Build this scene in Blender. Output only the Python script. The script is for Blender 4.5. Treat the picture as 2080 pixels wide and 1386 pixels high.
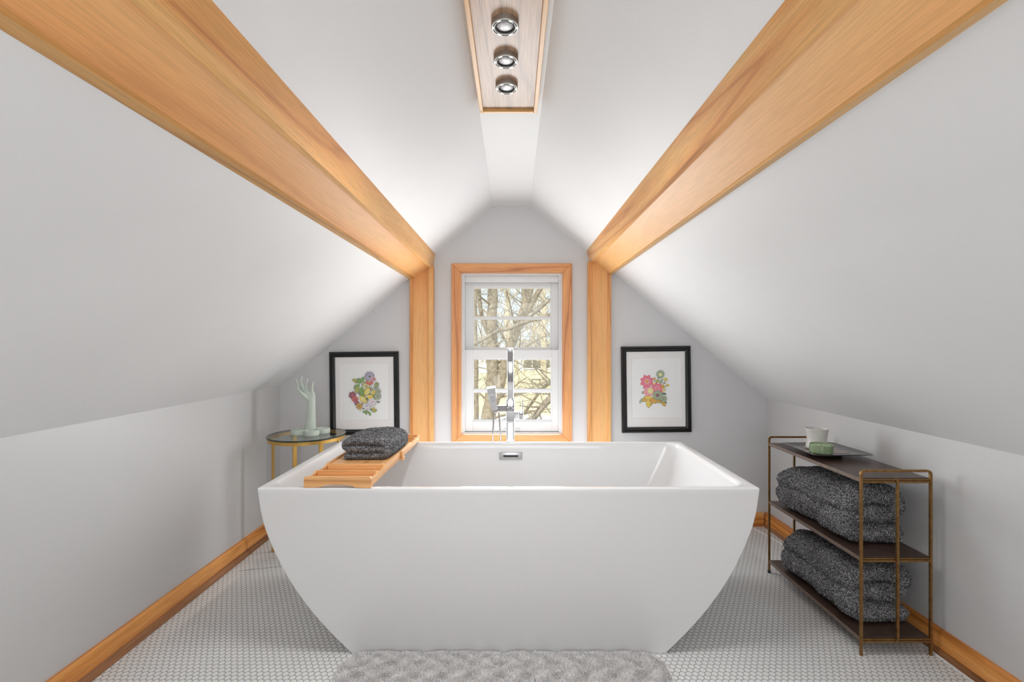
import bpy, bmesh, math, random
import numpy as np
from mathutils import Vector, Matrix, noise as mnoise
PI = math.pi
for o in list(bpy.data.objects): bpy.data.objects.remove(o)
scn = bpy.context.scene
C = scn.collection

# ------------------------------------------------------------------ camera, world, sun, lights, exposure
H = 1.07                                   # height of the lens above the floor
F = 982.0                                  # focal length in pixels of a 2080 px wide frame
VX, VY = 1043.0, 697.0                     # vanishing point of the room's depth
cam = bpy.data.cameras.new('camera'); camo = bpy.data.objects.new('camera', cam); C.objects.link(camo)
camo.location = (0, 0, H); camo.rotation_euler = (PI/2, 0, 0)
cam.sensor_width = 36; cam.lens = F*36/2080; cam.clip_start = .02; cam.clip_end = 500
cam.shift_x = -(VX-1040)/2080; cam.shift_y = (VY-693)/2080
scn.camera = camo
scn.view_settings.view_transform = 'Standard'; scn.view_settings.look = 'None'
scn.view_settings.gamma = 1; scn.view_settings.use_curve_mapping = False
scn.view_settings.exposure = 0.21

world = bpy.data.worlds.new('world'); scn.world = world; world.use_nodes = True
wn = world.node_tree.nodes; wl = world.node_tree.links
bg = wn['Background']; bg.inputs['Color'].default_value = (.76, .88, 1.0, 1); bg.inputs['Strength'].default_value = 1.1

def light(name, kind, loc, rot, energy, color=(1, 1, 1), **kw):
    l = bpy.data.lights.new(name, kind); l.energy = energy; l.color = color
    for k, v in kw.items(): setattr(l, k, v)
    o = bpy.data.objects.new(name, l); o.location = loc; o.rotation_euler = rot; C.objects.link(o); return o
E = dict(sun=3.6, window=12, rear=27, overhead=2, bar=5.5, upward=2.6, bounce=2.2)
light('sun', 'SUN', (0, -5, 12), (math.radians(48), 0, math.radians(-18)), E['sun'], (1, .96, .90), angle=.02)
# daylight entering by the gable window
light('window_daylight', 'AREA', (-.01, 2.80, .89), (math.radians(-86), 0, 0), E['window'], (.915, .96, 1), shape='RECTANGLE', size=.56, size_y=.70)
# three unseen fill lights added behind the camera: rear, from above, low facing up
light('rear_fill', 'AREA', (0, -1.55, 1.35), (math.radians(120), 0, 0), E['rear'], (.925, .965, 1), shape='RECTANGLE', size=1.7, size_y=1.2)
light('overhead_fill', 'AREA', (0, -.45, 1.78), (math.radians(25), 0, 0), E['overhead'], (.97, .985, 1), shape='RECTANGLE', size=1.0, size_y=1.2)
light('upward_fill', 'AREA', (0, -.1, .2), (math.radians(180-8), 0, 0), E['upward'], (.95, .975, 1), shape='RECTANGLE', size=2.2, size_y=.9)
# unseen fill light added behind the tub, imitating daylight bounced off the floor
light('floor_bounce_fill', 'AREA', (0, 2.62, .30), (math.radians(180), 0, 0), E['bounce'], (.95, .98, 1), shape='RECTANGLE', size=1.3, size_y=.30)
# the light bar over the tub
for _y in (1.168, 1.311, 1.449): light('spotlight_glow', 'AREA', (-.0205, _y, 1.828), (0, 0, 0), E['bar']/3, (.965, .985, 1), shape='DISK', size=.04, spread=math.radians(130))

# ------------------------------------------------------------------ helpers
def P(px, py, d):                          # a pixel of the photo and a distance give a point
    return Vector(((px-VX)*d/F, d, H-(py-VY)*d/F))
def lin(v):
    v /= 255.; return v/12.92 if v <= .04045 else ((v+.055)/1.055)**2.4
def rgb(r, g, b): return (lin(r), lin(g), lin(b), 1)

def wpos(o):
    p = Vector((0, 0, 0))
    while o is not None: p = p + o.location; o = o.parent
    return p
def finish(name, me, mat, parent, smooth, label=None):
    o = bpy.data.objects.new(name, me); C.objects.link(o)
    if parent is not None:
        o.parent = parent
        me.transform(Matrix.Translation(-wpos(parent)))
    mats = mat if isinstance(mat, (list, tuple)) else [mat]
    for m in mats: me.materials.append(m)
    if smooth:
        me.shade_smooth()
        if smooth != 'full':
            try: me.set_sharp_from_angle(angle=math.radians(35))
            except Exception: pass
    if label: o['label'] = label
    return o
def obj(name, bm, mat, parent=None, smooth=True, label=None):
    bmesh.ops.recalc_face_normals(bm, faces=bm.faces[:])
    me = bpy.data.meshes.new(name); bm.to_mesh(me); bm.free()
    return finish(name, me, mat, parent, smooth, label)
def thing(name, label, cat, loc, group=None):
    o = bpy.data.objects.new(name, None); C.objects.link(o); o.location = loc
    o.empty_display_size = .05
    o['label'] = label; o['category'] = cat
    if group: o['group'] = group
    return o
def tag(o, label, cat, group=None, kind=None):
    o['label'] = label; o['category'] = cat
    if group: o['group'] = group
    if kind: o['kind'] = kind
    return o
def base_origin(o):                        # put a one-mesh thing's origin at its base
    me = o.data; co = np.empty(len(me.vertices)*3); me.vertices.foreach_get('co', co); co = co.reshape(-1, 3)
    c = Vector(((co[:, 0].min()+co[:, 0].max())/2, (co[:, 1].min()+co[:, 1].max())/2, co[:, 2].min()))
    me.transform(Matrix.Translation(-c)); o.location = c; return o
def setting(name, bm, mat, parent=None, smooth=True):
    o = obj(name, bm, mat, parent, smooth)
    if parent is None: o['kind'] = 'structure'
    return o
def NB(): return bmesh.new()
def box(bm, x0, x1, y0, y1, z0, z1, bev=0, seg=2, M=None, mi=0):
    vs = [bm.verts.new((x, y, z)) for x in (x0, x1) for y in (y0, y1) for z in (z0, z1)]
    fs = [bm.faces.new([vs[i] for i in q]) for q in ((0,1,3,2),(4,6,7,5),(0,4,5,1),(2,3,7,6),(0,2,6,4),(1,5,7,3))]
    for f in fs: f.material_index = mi
    if bev:
        es = list({e for f in fs for e in f.edges})
        r = bmesh.ops.bevel(bm, geom=es, offset=bev, segments=seg, profile=.5, affect='EDGES')
        vs = list({v for f in r['faces'] for v in f.verts} | {v for v in vs if v.is_valid})
    if M is not None: bmesh.ops.transform(bm, matrix=M, verts=vs)
    return vs
def prism(bm, pts, y0, y1, axis='y'):      # polygon of (a, b) extruded along an axis
    def mk(a, b, t):
        return (a, t, b) if axis == 'y' else ((t, a, b) if axis == 'x' else (a, b, t))
    A = [bm.verts.new(mk(a, b, y0)) for a, b in pts]; B = [bm.verts.new(mk(a, b, y1)) for a, b in pts]
    n = len(pts)
    for i in range(n): bm.faces.new((A[i], A[(i+1) % n], B[(i+1) % n], B[i]))
    bm.faces.new(A); bm.faces.new(B)
    return A+B
def tube(bm, pts, r, n=10, square=False, caps=True, flat=1.0, up=None):
    pts = [Vector(p) for p in pts]; rings = []
    t0 = (pts[1]-pts[0]).normalized()
    a = Vector(up) if up else (Vector((0, 0, 1)) if abs(t0.z) < .9 else Vector((0, 1, 0)))
    nrm = (a - t0*a.dot(t0)).normalized()
    for i, p in enumerate(pts):
        if i == 0: t = t0
        elif i == len(pts)-1: t = (pts[i]-pts[i-1]).normalized()
        else: t = ((pts[i+1]-p).normalized()+(p-pts[i-1]).normalized()).normalized()
        nrm = (nrm - t*nrm.dot(t)).normalized(); bi = t.cross(nrm)
        rr = r(i/(len(pts)-1)) if callable(r) else (r[i] if isinstance(r, (list, tuple)) else r)
        ring = []
        if square:
            for u, v in ((-1,-1),(1,-1),(1,1),(-1,1)): ring.append(bm.verts.new(p+nrm*u*rr+bi*v*rr*flat))
        else:
            for k in range(n):
                an = 2*PI*k/n; ring.append(bm.verts.new(p+nrm*math.cos(an)*rr+bi*math.sin(an)*rr*flat))
        rings.append(ring)
    m = len(rings[0])
    for i in range(len(rings)-1):
        for k in range(m):
            bm.faces.new((rings[i][k], rings[i][(k+1) % m], rings[i+1][(k+1) % m], rings[i+1][k]))
    if caps: bm.faces.new(rings[0]); bm.faces.new(rings[-1])
    return rings
def lathe(bm, prof, cx, cy, n=40, M=None):  # prof of (r, z); closed where r==0
    rings = []; allv = []
    for r, z in prof:
        if r < 1e-6: v = bm.verts.new((cx, cy, z)); rings.append([v])
        else: rings.append([bm.verts.new((cx+r*math.cos(2*PI*k/n), cy+r*math.sin(2*PI*k/n), z)) for k in range(n)])
        allv += rings[-1]
    for a, b in zip(rings[:-1], rings[1:]):
        for k in range(n):
            if len(a) == 1 and len(b) == 1: continue
            if len(a) == 1: bm.faces.new((a[0], b[(k+1) % n], b[k]))
            elif len(b) == 1: bm.faces.new((a[k], a[(k+1) % n], b[0]))
            else: bm.faces.new((a[k], a[(k+1) % n], b[(k+1) % n], b[k]))
    if M is not None: bmesh.ops.transform(bm, matrix=M, verts=allv)
    return allv
def arc(cx, cz, r, a0, a1, n):
    return [(cx+r*math.cos(math.radians(a0+(a1-a0)*i/n)), cz+r*math.sin(math.radians(a0+(a1-a0)*i/n))) for i in range(n+1)]

# ------------------------------------------------------------------ materials
def mat_new(name):
    m = bpy.data.materials.new(name); m.use_nodes = True
    nt = m.node_tree; return m, nt.nodes, nt.links, nt.nodes['Principled BSDF']
def noise_node(N, L, vec, scale, detail=3, rough=.5, dist=0):
    n = N.new('ShaderNodeTexNoise'); n.inputs['Scale'].default_value = scale; n.inputs['Detail'].default_value = detail
    n.inputs['Roughness'].default_value = rough; n.inputs['Distortion'].default_value = dist
    if vec is not None: L.new(vec, n.inputs['Vector'])
    return n
def ramp(N, L, fac, stops):
    r = N.new('ShaderNodeValToRGB'); e = r.color_ramp.elements
    while len(e) < len(stops): e.new(.5)
    for el, (p, c) in zip(e, stops): el.position = p; el.color = c
    L.new(fac, r.inputs['Fac']); return r
def bump(N, L, b, height, strength, dist):
    n = N.new('ShaderNodeBump'); n.inputs['Strength'].default_value = strength; n.inputs['Distance'].default_value = dist
    L.new(height, n.inputs['Height']); L.new(n.outputs['Normal'], b.inputs['Normal'])
def mapping(N, L, scale, src='Object'):
    t = N.new('ShaderNodeTexCoord'); m = N.new('ShaderNodeMapping'); m.inputs['Scale'].default_value = scale
    L.new(t.outputs[src], m.inputs['Vector']); return m.outputs['Vector']
def M_paint(name, col, rough=.55, bs=.12, var=.02):
    m, N, L, b = mat_new(name)
    v = mapping(N, L, (1, 1, 1))
    n = noise_node(N, L, v, 1.7, 3)
    c0 = tuple(x*(1-var) for x in col[:3])+(1,); c1 = tuple(min(1, x*(1+var)) for x in col[:3])+(1,)
    r = ramp(N, L, n.outputs['Fac'], [(.3, c0), (.7, c1)]); L.new(r.outputs['Color'], b.inputs['Base Color'])
    b.inputs['Roughness'].default_value = rough
    n2 = noise_node(N, L, v, 260, 2); bump(N, L, b, n2.outputs['Fac'], bs, .0015)
    return m
def M_plain(name, col, rough=.4, metal=0, coat=0, var=.05, vs=30, bs=0, spec=.5):
    m, N, L, b = mat_new(name)
    v = mapping(N, L, (1, 1, 1)); n = noise_node(N, L, v, vs, 3)
    c0 = tuple(x*(1-var) for x in col[:3])+(1,); c1 = tuple(min(1, x*(1+var)) for x in col[:3])+(1,)
    r = ramp(N, L, n.outputs['Fac'], [(.3, c0), (.7, c1)]); L.new(r.outputs['Color'], b.inputs['Base Color'])
    b.inputs['Roughness'].default_value = rough; b.inputs['Metallic'].default_value = metal
    b.inputs['Coat Weight'].default_value = coat; b.inputs['Specular IOR Level'].default_value = spec
    if bs: bump(N, L, b, n.outputs['Fac'], bs, .002)
    return m
def M_wood(name, axis, light_c, mid_c, dark_c, rings=9, across=5.0, rough=.38, coat=.15, contrast=1.0, seed=0, pore=.5, gain=1.22):
    m, N, L, b = mat_new(name)
    light_c, mid_c, dark_c = (tuple(min(.93, v*gain) for v in q[:3])+(1,) for q in (light_c, mid_c, dark_c))
    def sc(al, ac):
        al = al*.6 if al < 1 else al
        return tuple(al if i == 'xyz'.index(axis) else ac for i in range(3))
    mp = mapping(N, L, sc(.55, across))
    mo = N.new('ShaderNodeVectorMath'); mo.operation = 'ADD'; mo.inputs[1].default_value = (seed*3.7, seed*1.3, seed*2.1)
    L.new(mp, mo.inputs[0])
    n = noise_node(N, L, mo.outputs[0], 1.0, 1.5, .45, .35)
    k = N.new('ShaderNodeMath'); k.operation = 'MULTIPLY'; k.inputs[1].default_value = rings*2; L.new(n.outputs['Fac'], k.inputs[0])
    q = N.new('ShaderNodeMath'); q.operation = 'PINGPONG'; q.inputs[1].default_value = 1; L.new(k.outputs[0], q.inputs[0])
    mixd = tuple(mid_c[i]+(dark_c[i]-mid_c[i])*contrast for i in range(3))+(1,)
    r = ramp(N, L, q.outputs[0], [(0, light_c), (.45, tuple((light_c[i]+mid_c[i])/2 for i in range(3))+(1,)), (.8, mid_c), (1, mixd)])
    f = noise_node(N, L, mapping(N, L, sc(9, 320)), 1.0, 2, .6)
    fr = ramp(N, L, f.outputs['Fac'], [(.38, (1-.35*pore,)*3+(1,)), (.6, (1, 1, 1, 1))])
    big = noise_node(N, L, mapping(N, L, sc(.9, 3.0)), 1.0, 2)
    br = ramp(N, L, big.outputs['Fac'], [(.3, (.93, .91, .88, 1)), (.7, (1.0, 1.0, 1.0, 1))])
    mx = N.new('ShaderNodeMix'); mx.data_type = 'RGBA'; mx.blend_type = 'MULTIPLY'; mx.inputs['Factor'].default_value = 1
    L.new(r.outputs['Color'], mx.inputs['A']); L.new(fr.outputs['Color'], mx.inputs['B'])
    m2 = N.new('ShaderNodeMix'); m2.data_type = 'RGBA'; m2.blend_type = 'MULTIPLY'; m2.inputs['Factor'].default_value = 1
    L.new(mx.outputs['Result'], m2.inputs['A']); L.new(br.outputs['Color'], m2.inputs['B'])
    L.new(m2.outputs['Result'], b.inputs['Base Color'])
    b.inputs['Roughness'].default_value = rough; b.inputs['Coat Weight'].default_value = coat; b.inputs['Coat Roughness'].default_value = .25
    bump(N, L, b, f.outputs['Fac'], .08, .001)
    return m
def M_glass(name, tint=(1, 1, 1, 1), refl=1.0):
    m, N, L, b = mat_new(name); N.remove(b); out = N['Material Output']
    t = N.new('ShaderNodeBsdfTransparent'); t.inputs['Color'].default_value = tint
    g = N.new('ShaderNodeBsdfGlossy'); g.inputs['Roughness'].default_value = .02
    fr = N.new('ShaderNodeFresnel'); fr.inputs['IOR'].default_value = 1.45
    k = N.new('ShaderNodeMath'); k.operation = 'MULTIPLY'; k.inputs[1].default_value = refl; ge = N.new('ShaderNodeNewGeometry'); iv = N.new('ShaderNodeMath'); iv.operation = 'SUBTRACT'; iv.inputs[0].default_value = 1; L.new(ge.outputs['Backfacing'], iv.inputs[1])
    k2 = N.new('ShaderNodeMath'); k2.operation = 'MULTIPLY'; L.new(fr.outputs[0], k2.inputs[0]); L.new(iv.outputs[0], k2.inputs[1]); L.new(k2.outputs[0], k.inputs[0])
    mx = N.new('ShaderNodeMixShader'); L.new(k.outputs[0], mx.inputs[0]); L.new(t.outputs[0], mx.inputs[1]); L.new(g.outputs[0], mx.inputs[2])
    L.new(mx.outputs[0], out.inputs['Surface']); return m
def M_floor():
    m, N, L, b = mat_new('hexagon_mosaic')
    p = .0207; s3 = p*math.sqrt(3)
    tc = N.new('ShaderNodeTexCoord'); sp = N.new('ShaderNodeSeparateXYZ'); L.new(tc.outputs['Object'], sp.inputs[0])
    def ma(op, a, b_=None, c=None):
        n = N.new('ShaderNodeMath'); n.operation = op
        for i, v in enumerate((a, b_, c)):
            if v is None: continue
            if isinstance(v, (int, float)): n.inputs[i].default_value = v
            else: L.new(v, n.inputs[i])
        return n.outputs[0]
    x = ma('ADD', sp.outputs[0], 10.0); y = ma('ADD', sp.outputs[1], 10.0)
    def cell(ox, oy):
        ax = ma('ABSOLUTE', ma('SUBTRACT', ma('MODULO', ma('ADD', x, ox), p), p/2))
        ay = ma('ABSOLUTE', ma('SUBTRACT', ma('MODULO', ma('ADD', y, oy), s3), s3/2))
        hx = ma('MAXIMUM', ax, ma('ADD', ma('MULTIPLY', ax, .5), ma('MULTIPLY', ay, .8660254)))
        ln = ma('SQRT', ma('ADD', ma('MULTIPLY', ax, ax), ma('MULTIPLY', ay, ay)))
        return ma('MAXIMUM', hx, ma('MULTIPLY', ln, .955))
    d = ma('MINIMUM', cell(0, 0), cell(p/2, s3/2))
    mr = N.new('ShaderNodeMapRange'); mr.interpolation_type = 'SMOOTHSTEP'
    L.new(d, mr.inputs[0]); mr.inputs[1].default_value = p*.405; mr.inputs[2].default_value = p*.455
    mr.inputs[3].default_value = 1; mr.inputs[4].default_value = 0
    nz = noise_node(N, L, tc.outputs['Object'], 3.2, 3)
    tr = ramp(N, L, nz.outputs['Fac'], [(.3, (.77, .765, .76, 1)), (.7, (.84, .84, .83, 1))])
    gr = ramp(N, L, nz.outputs['Fac'], [(.3, (.36, .355, .34, 1)), (.7, (.44, .435, .42, 1))])
    mx = N.new('ShaderNodeMix'); mx.data_type = 'RGBA'
    L.new(mr.outputs[0], mx.inputs['Factor']); L.new(gr.outputs['Color'], mx.inputs['A']); L.new(tr.outputs['Color'], mx.inputs['B'])
    L.new(mx.outputs['Result'], b.inputs['Base Color'])
    rr = ma('SUBTRACT', .7, ma('MULTIPLY', mr.outputs[0], .42)); L.new(rr, b.inputs['Roughness'])
    bump(N, L, b, mr.outputs[0], .5, .0012)
    return m
def M_fuzz(name, stops, rough=.9):         # colour chosen tuft by tuft from the face attribute 'tuft'
    m, N, L, b = mat_new(name)
    a = N.new('ShaderNodeAttribute'); a.attribute_name = 'tuft'
    w = N.new('ShaderNodeTexWhiteNoise'); tc = mapping(N, L, (700, 700, 700)); fl = N.new('ShaderNodeVectorMath'); fl.operation = 'FLOOR'
    L.new(tc, fl.inputs[0]); L.new(fl.outputs[0], w.inputs['Vector'])
    lt = N.new('ShaderNodeMath'); lt.operation = 'LESS_THAN'; lt.inputs[1].default_value = -.5; L.new(a.outputs['Fac'], lt.inputs[0])
    mx = N.new('ShaderNodeMix'); L.new(lt.outputs[0], mx.inputs['Factor']); L.new(a.outputs['Fac'], mx.inputs['A']); L.new(w.outputs['Value'], mx.inputs['B'])
    r = ramp(N, L, mx.outputs['Result'], stops); L.new(r.outputs['Color'], b.inputs['Base Color'])
    b.inputs['Roughness'].default_value = rough; b.inputs['Specular IOR Level'].default_value = .15
    b.inputs['Sheen Weight'].default_value = .1
    return m

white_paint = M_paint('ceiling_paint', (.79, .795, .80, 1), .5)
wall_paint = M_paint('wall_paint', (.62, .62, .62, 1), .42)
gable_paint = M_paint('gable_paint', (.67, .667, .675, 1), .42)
floor_mat = M_floor()
oakL, oakM, oakD = rgb(232, 176, 112), rgb(218, 156, 92), rgb(186, 120, 62)
oak = {a: M_wood('oiled_oak_'+a, a, oakL, oakM, oakD, rings=8, across=7, seed=i, contrast=.75) for i, a in enumerate('xyz')}
oak_panel = {a: M_wood('oak_veneer_'+a, a, rgb(234, 176, 116), rgb(224, 162, 100), rgb(206, 142, 84), rings=4, across=3.5, seed=5, pore=.35, contrast=.7, rough=.5, coat=.05) for a in 'xyz'}
casing_wood = {a: M_wood('casing_oak_'+a, a, rgb(222, 158, 100), rgb(208, 140, 84), rgb(176, 108, 60), rings=8, across=9, seed=3, pore=.5) for a in 'xz'}
base_wood = {a: M_wood('baseboard_oak_'+a, a, rgb(214, 148, 82), rgb(198, 130, 64), rgb(160, 98, 44), rings=8, across=9, seed=7, pore=.6, gain=1.45) for a in 'xy'}
shoe_wood = {a: M_wood('shoe_moulding_wood_'+a, a, rgb(160, 112, 76), rgb(138, 94, 60), rgb(110, 72, 44), rings=6, across=10, seed=8, pore=.9) for a in 'xy'}
pale_oak = {a: M_wood('limed_oak_'+a, a, rgb(214, 178, 148), rgb(204, 166, 134), rgb(172, 136, 108), rings=7, across=6, seed=11, pore=.9, gain=.84) for a in 'xy'}
frame_oak = {a: M_wood('light_rail_oak_'+a, a, rgb(220, 174, 112), rgb(210, 158, 92), rgb(186, 132, 70), rings=6, across=8, seed=12, pore=.5, gain=1.12) for a in 'xy'}
bamboo = {a: M_wood('bamboo_'+a, a, rgb(226, 174, 118), rgb(214, 158, 100), rgb(192, 134, 80), rings=5, across=14, seed=13, rough=.4, pore=.45) for a in 'xy'}
acrylic = M_plain('white_acrylic', (.785, .785, .785, 1), .16, coat=.3, var=.0)
vinyl = M_plain('white_window_paint', (.80, .805, .81, 1), .35, var=.01)
chrome = M_plain('polished_chrome', (.62, .62, .63, 1), .08, metal=1, var=.0)
steel = M_plain('brushed_steel', (.55, .55, .56, 1), .25, metal=1, var=.03)
nickel = M_plain('satin_nickel', (.46, .45, .43, 1), .5, metal=1, var=.02)
black_slot = M_plain('black_and_slot_shade', (.02, .02, .02, 1), .6, var=.0)  # slot shade put in as black; caps, gaskets and wick are black themselves
brass = M_plain('antique_brass', rgb(142, 108, 64), .40, metal=.8, var=.22, vs=60)
gold = M_plain('gold_lacquer', rgb(206, 164, 84), .34, metal=.6, var=.06)
leather = M_plain('dark_brown_leatherette', rgb(72, 55, 47), .36, var=.22, vs=25, bs=.1)
board_edge = M_plain('brown_board_edge', rgb(112, 96, 86), .5, var=.12, vs=40)
black_frame = M_plain('black_lacquer', (.012, .012, .012, 1), .28, var=.1)
matboard = M_plain('mat_board', (.84, .83, .82, 1), .8, var=.01)
paper = M_plain('print_paper', (.88, .89, .885, 1), .8, var=.01)
celadon = M_plain('matt_celadon_ceramic', rgb(196, 206, 196), .6, var=.02)
white_ceramic = M_plain('glazed_stoneware', rgb(205, 202, 198), .3, var=.05, vs=60)
stone_bottom = M_plain('raw_stoneware', rgb(120, 92, 72), .7, var=.1)
black_plate = M_plain('black_glaze', (.012, .011, .010, 1), .15, coat=.3, var=.1)
brown_plate = M_plain('brown_lustre_glaze', rgb(92, 62, 36), .22, coat=.4, var=.25, vs=40)
win_glass = M_glass('window_glass', (.97, .98, .98, 1), .7)
pic_glass = M_glass('picture_glass', (1, 1, 1, 1), .5)
smoke_glass = M_glass('smoked_table_glass', (.84, .87, .855, 1), 1.1)
glass_edge = M_plain('glass_edge_green', (.02, .035, .03, 1), .1, var=0)
green_glass = M_plain('green_candle_glass', rgb(158, 180, 138), .12, coat=.5, var=.12, vs=80)
green_glass.node_tree.nodes['Principled BSDF'].inputs['Transmission Weight'].default_value = .35
wax = M_plain('green_wax', rgb(176, 192, 156), .5, var=.05)
caulk = M_plain('white_caulk', (.80, .79, .78, 1), .5, var=.02)
dark_grout = M_plain('dark_seam', (.22, .21, .19, 1), .8, var=.05)
def M_lens():
    m, N, L, b = mat_new('frosted_lens')
    v = mapping(N, L, (1, 1, 1)); n = noise_node(N, L, v, 90, 3)
    r = ramp(N, L, n.outputs['Fac'], [(.3, (.42, .42, .42, 1)), (.7, (.78, .78, .78, 1))]); L.new(r.outputs['Color'], b.inputs['Base Color'])
    b.inputs['Roughness'].default_value = .4; b.inputs['Metallic'].default_value = .2
    bump(N, L, b, n.outputs['Fac'], .4, .002); return m
lens_mat = M_lens()
towel_mat = M_fuzz('marled_grey_terry', [(0, (.014, .014, .016, 1)), (.42, (.036, .037, .040, 1)), (.68, (.15, .15, .155, 1)), (1, (.75, .75, .76, 1))])
rug_mat = M_fuzz('pale_rug_pile', [(0, (.72, .695, .685, 1)), (.4, (.84, .82, .81, 1)), (1, (.93, .915, .90, 1))])

# ------------------------------------------------------------------ the room shell
YB = 2.83; K = YB/F; YF = -1.75
XL, XR = -1.366, 1.484
def W(rx, rz): return (rx*K, H+rz*K)       # pixel offsets from the vanishing point, on the gable wall
bm = NB(); box(bm, XL-.1, XR+.1, YF-.1, YB+.16, -.12, 0); setting('floor', bm, floor_mat, smooth=False)
kl = W(-474, -88); kr = W(515, -114)
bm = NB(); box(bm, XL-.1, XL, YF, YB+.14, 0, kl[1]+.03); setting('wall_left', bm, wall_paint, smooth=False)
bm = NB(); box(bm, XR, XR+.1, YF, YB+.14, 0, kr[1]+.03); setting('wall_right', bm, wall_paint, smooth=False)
A_L, E_L = W(-160, 180), W(-211, 129.5); A_R, E_R = W(149.5, 187), W(206, 140)
T_L, T_R = W(-41, 279), W(33, 279)
bm = NB()
inner = [(XL, kl[1]), E_L, (A_L[0]-.004, A_L[1]-.02), A_L, T_L, T_R, A_R, (A_R[0]+.004, A_R[1]-.02), E_R, (XR, kr[1])]
outer = [(XR+.1, kr[1]), (XR+.1, kr[1]+.12), (T_R[0]+.05, T_R[1]+.2), (T_L[0]-.05, T_L[1]+.2), (XL-.1, kl[1]+.12), (XL-.1, kl[1])]
poly = inner+outer
y0, y1 = YF, YB+.14
Av = [bm.verts.new((a, y0, b)) for a, b in poly]; Bv = [bm.verts.new((a, y1, b)) for a, b in poly]
for i in range(len(poly)):
    j = (i+1) % len(poly); bm.faces.new((Av[i], Av[j], Bv[j], Bv[i]))
for V_ in (Av, Bv): bm.faces.new(V_)
bmesh.ops.triangulate(bm, faces=[f for f in bm.faces if len(f.verts) > 4], ngon_method='EAR_CLIP')
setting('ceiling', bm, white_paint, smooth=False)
# gable wall with the window opening
WX0, WX1, WZ0, WZ1 = -.304, .285, .537, 1.4775
bm = NB()
box(bm, XL-.1, WX0, YB, YB+.14, -.1, 1.0); box(bm, WX1, XR+.1, YB, YB+.14, -.1, 1.0)
box(bm, WX0, WX1, YB, YB+.14, -.1, WZ0)
prism(bm, [(XL-.1, 1.0), (WX0, 1.0), (WX0, 2.0), (-.35, 1.95)], YB, YB+.14)
prism(bm, [(WX1, 1.0), (XR+.1, 1.0), (.35, 1.95), (WX1, 2.0)], YB, YB+.14)
box(bm, WX0, WX1, YB, YB+.14, WZ1, 2.0)
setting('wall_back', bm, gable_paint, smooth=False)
bm = NB(); box(bm, XL-.1, XR+.1, YF-.1, YF, 0, 2.1); setting('wall_front', bm, wall_paint, smooth=False)

# baseboards with a darker shoe moulding
def base_profile(h, t): return [(0, 0), (t, 0), (t, h-.012), (t-.005, h-.003), (t-.009, h), (0, h)]
bm = NB(); prism(bm, [(XL+a, b) for a, b in base_profile(.082, .017)], YF, YB); bl = setting('baseboard_left', bm, base_wood['y'])
bm = NB(); prism(bm, [(XL+.017+a, b) for a, b in [(0, 0), (.018, 0), (.018, .008), (.013, .018), (.005, .023), (0, .024)]], YF, YB)
obj('shoe_moulding', bm, shoe_wood['y'], bl, label='darker brown shoe moulding')
bm = NB(); prism(bm, [(XR-a, b) for a, b in base_profile(.082, .017)], YF, YB); br_ = setting('baseboard_right', bm, base_wood['y'])
bm = NB(); prism(bm, [(XR-.017-a, b) for a, b in [(0, 0), (.010, 0), (.009, .012), (.004, .018), (0, .019)]], YF, YB)
obj('shoe_moulding', bm, shoe_wood['y'], br_, label='darker brown shoe moulding')
bm = NB(); prism(bm, [(YB-a, b) for a, b in base_profile(.080, .017)], XL+.035, XR-.027, 'x'); setting('baseboard_back', bm, base_wood['x'])

# white caulk bead along the edge of the mosaic, dark seam at the left
bm = NB(); tube(bm, [(1.385, 2.79, .001), (1.410, 2.66, .001), (1.437, 2.50, .001), (1.446, 2.2, .001), (1.449, 1.9, .001), (1.449, 1.2, .001), (1.449, .4, .001)], .0035, n=6)
setting('trim_5', bm, caulk)
bm = NB(); box(bm, -1.33, -1.10, -.0015, .0015, 0, .0006); 
bmesh.ops.transform(bm, matrix=Matrix.Translation((0, 2.59, 0)) @ Matrix.Rotation(math.radians(14), 4, 'Z'), verts=bm.verts[:])
setting('trim_6', bm, dark_grout)

# ---- boxed beams under the slopes, and the posts that carry them
def beam(name, pts, s, hid):
    A, B, Cc, D, E, E2 = pts               # inner top, inner bottom, strip end, panel end, trim end, trim top
    bm = NB(); t = .019
    prism(bm, [A, B, Cc, (Cc[0]+.001*s, Cc[1]+.016), (A[0]+.020*s, A[1]-.012)], YF, YB-.001)
    r = setting(name, bm, oak['y'], smooth=False)
    bm = NB()
    def off(p, dz): return (p[0]+.0*s, p[1]+dz)
    prism(bm, [off(Cc, .010), off(D, .009), off(D, .03), off(Cc, .03)], YF, YB-.001)
    obj('soffit_panel', bm, oak_panel['y'], r, False)
    bm = NB(); prism(bm, [D, E, E2, (D[0], D[1]+.03)], YF, YB-.001)
    obj('edge_strip', bm, frame_oak['y'], r, False)
    return r
beam('trim_1', [W(-159, 181), W(-163.5, 151.5), W(-168, 150), W(-202, 130), W(-211, 129), W(-211, 139)], -1, 0)
beam('trim_2', [W(148.5, 187.5), W(155, 162.3), W(160.2, 161), W(192, 137), W(199, 137.8), W(205, 146)], 1, 0)
def post(name, x0, a, b, x1, ztl, ztr):
    bm = NB()
    box(bm, W(x0, 0)[0], W(a, 0)[0], YB-.030, YB, 0, ztl, .0015, 1); r = setting(name, bm, oak['z'])
    bm = NB(); box(bm, W(b, 0)[0], W(x1, 0)[0], YB-.030, YB, 0, ztr, .0015, 1); obj('edge_strip', bm, oak['z'], r)
    bm = NB(); box(bm, W(a, 0)[0], W(b, 0)[0], YB-.020, YB, 0, max(ztl, ztr)); obj('panel', bm, oak_panel['z'], r)
post('trim_3', -209, -203, -171, -160.5, W(0, 133)[1], W(0, 156)[1])
post('trim_4', 149.5, 157, 190, 196.5, W(0, 163)[1], W(0, 140)[1])

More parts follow.
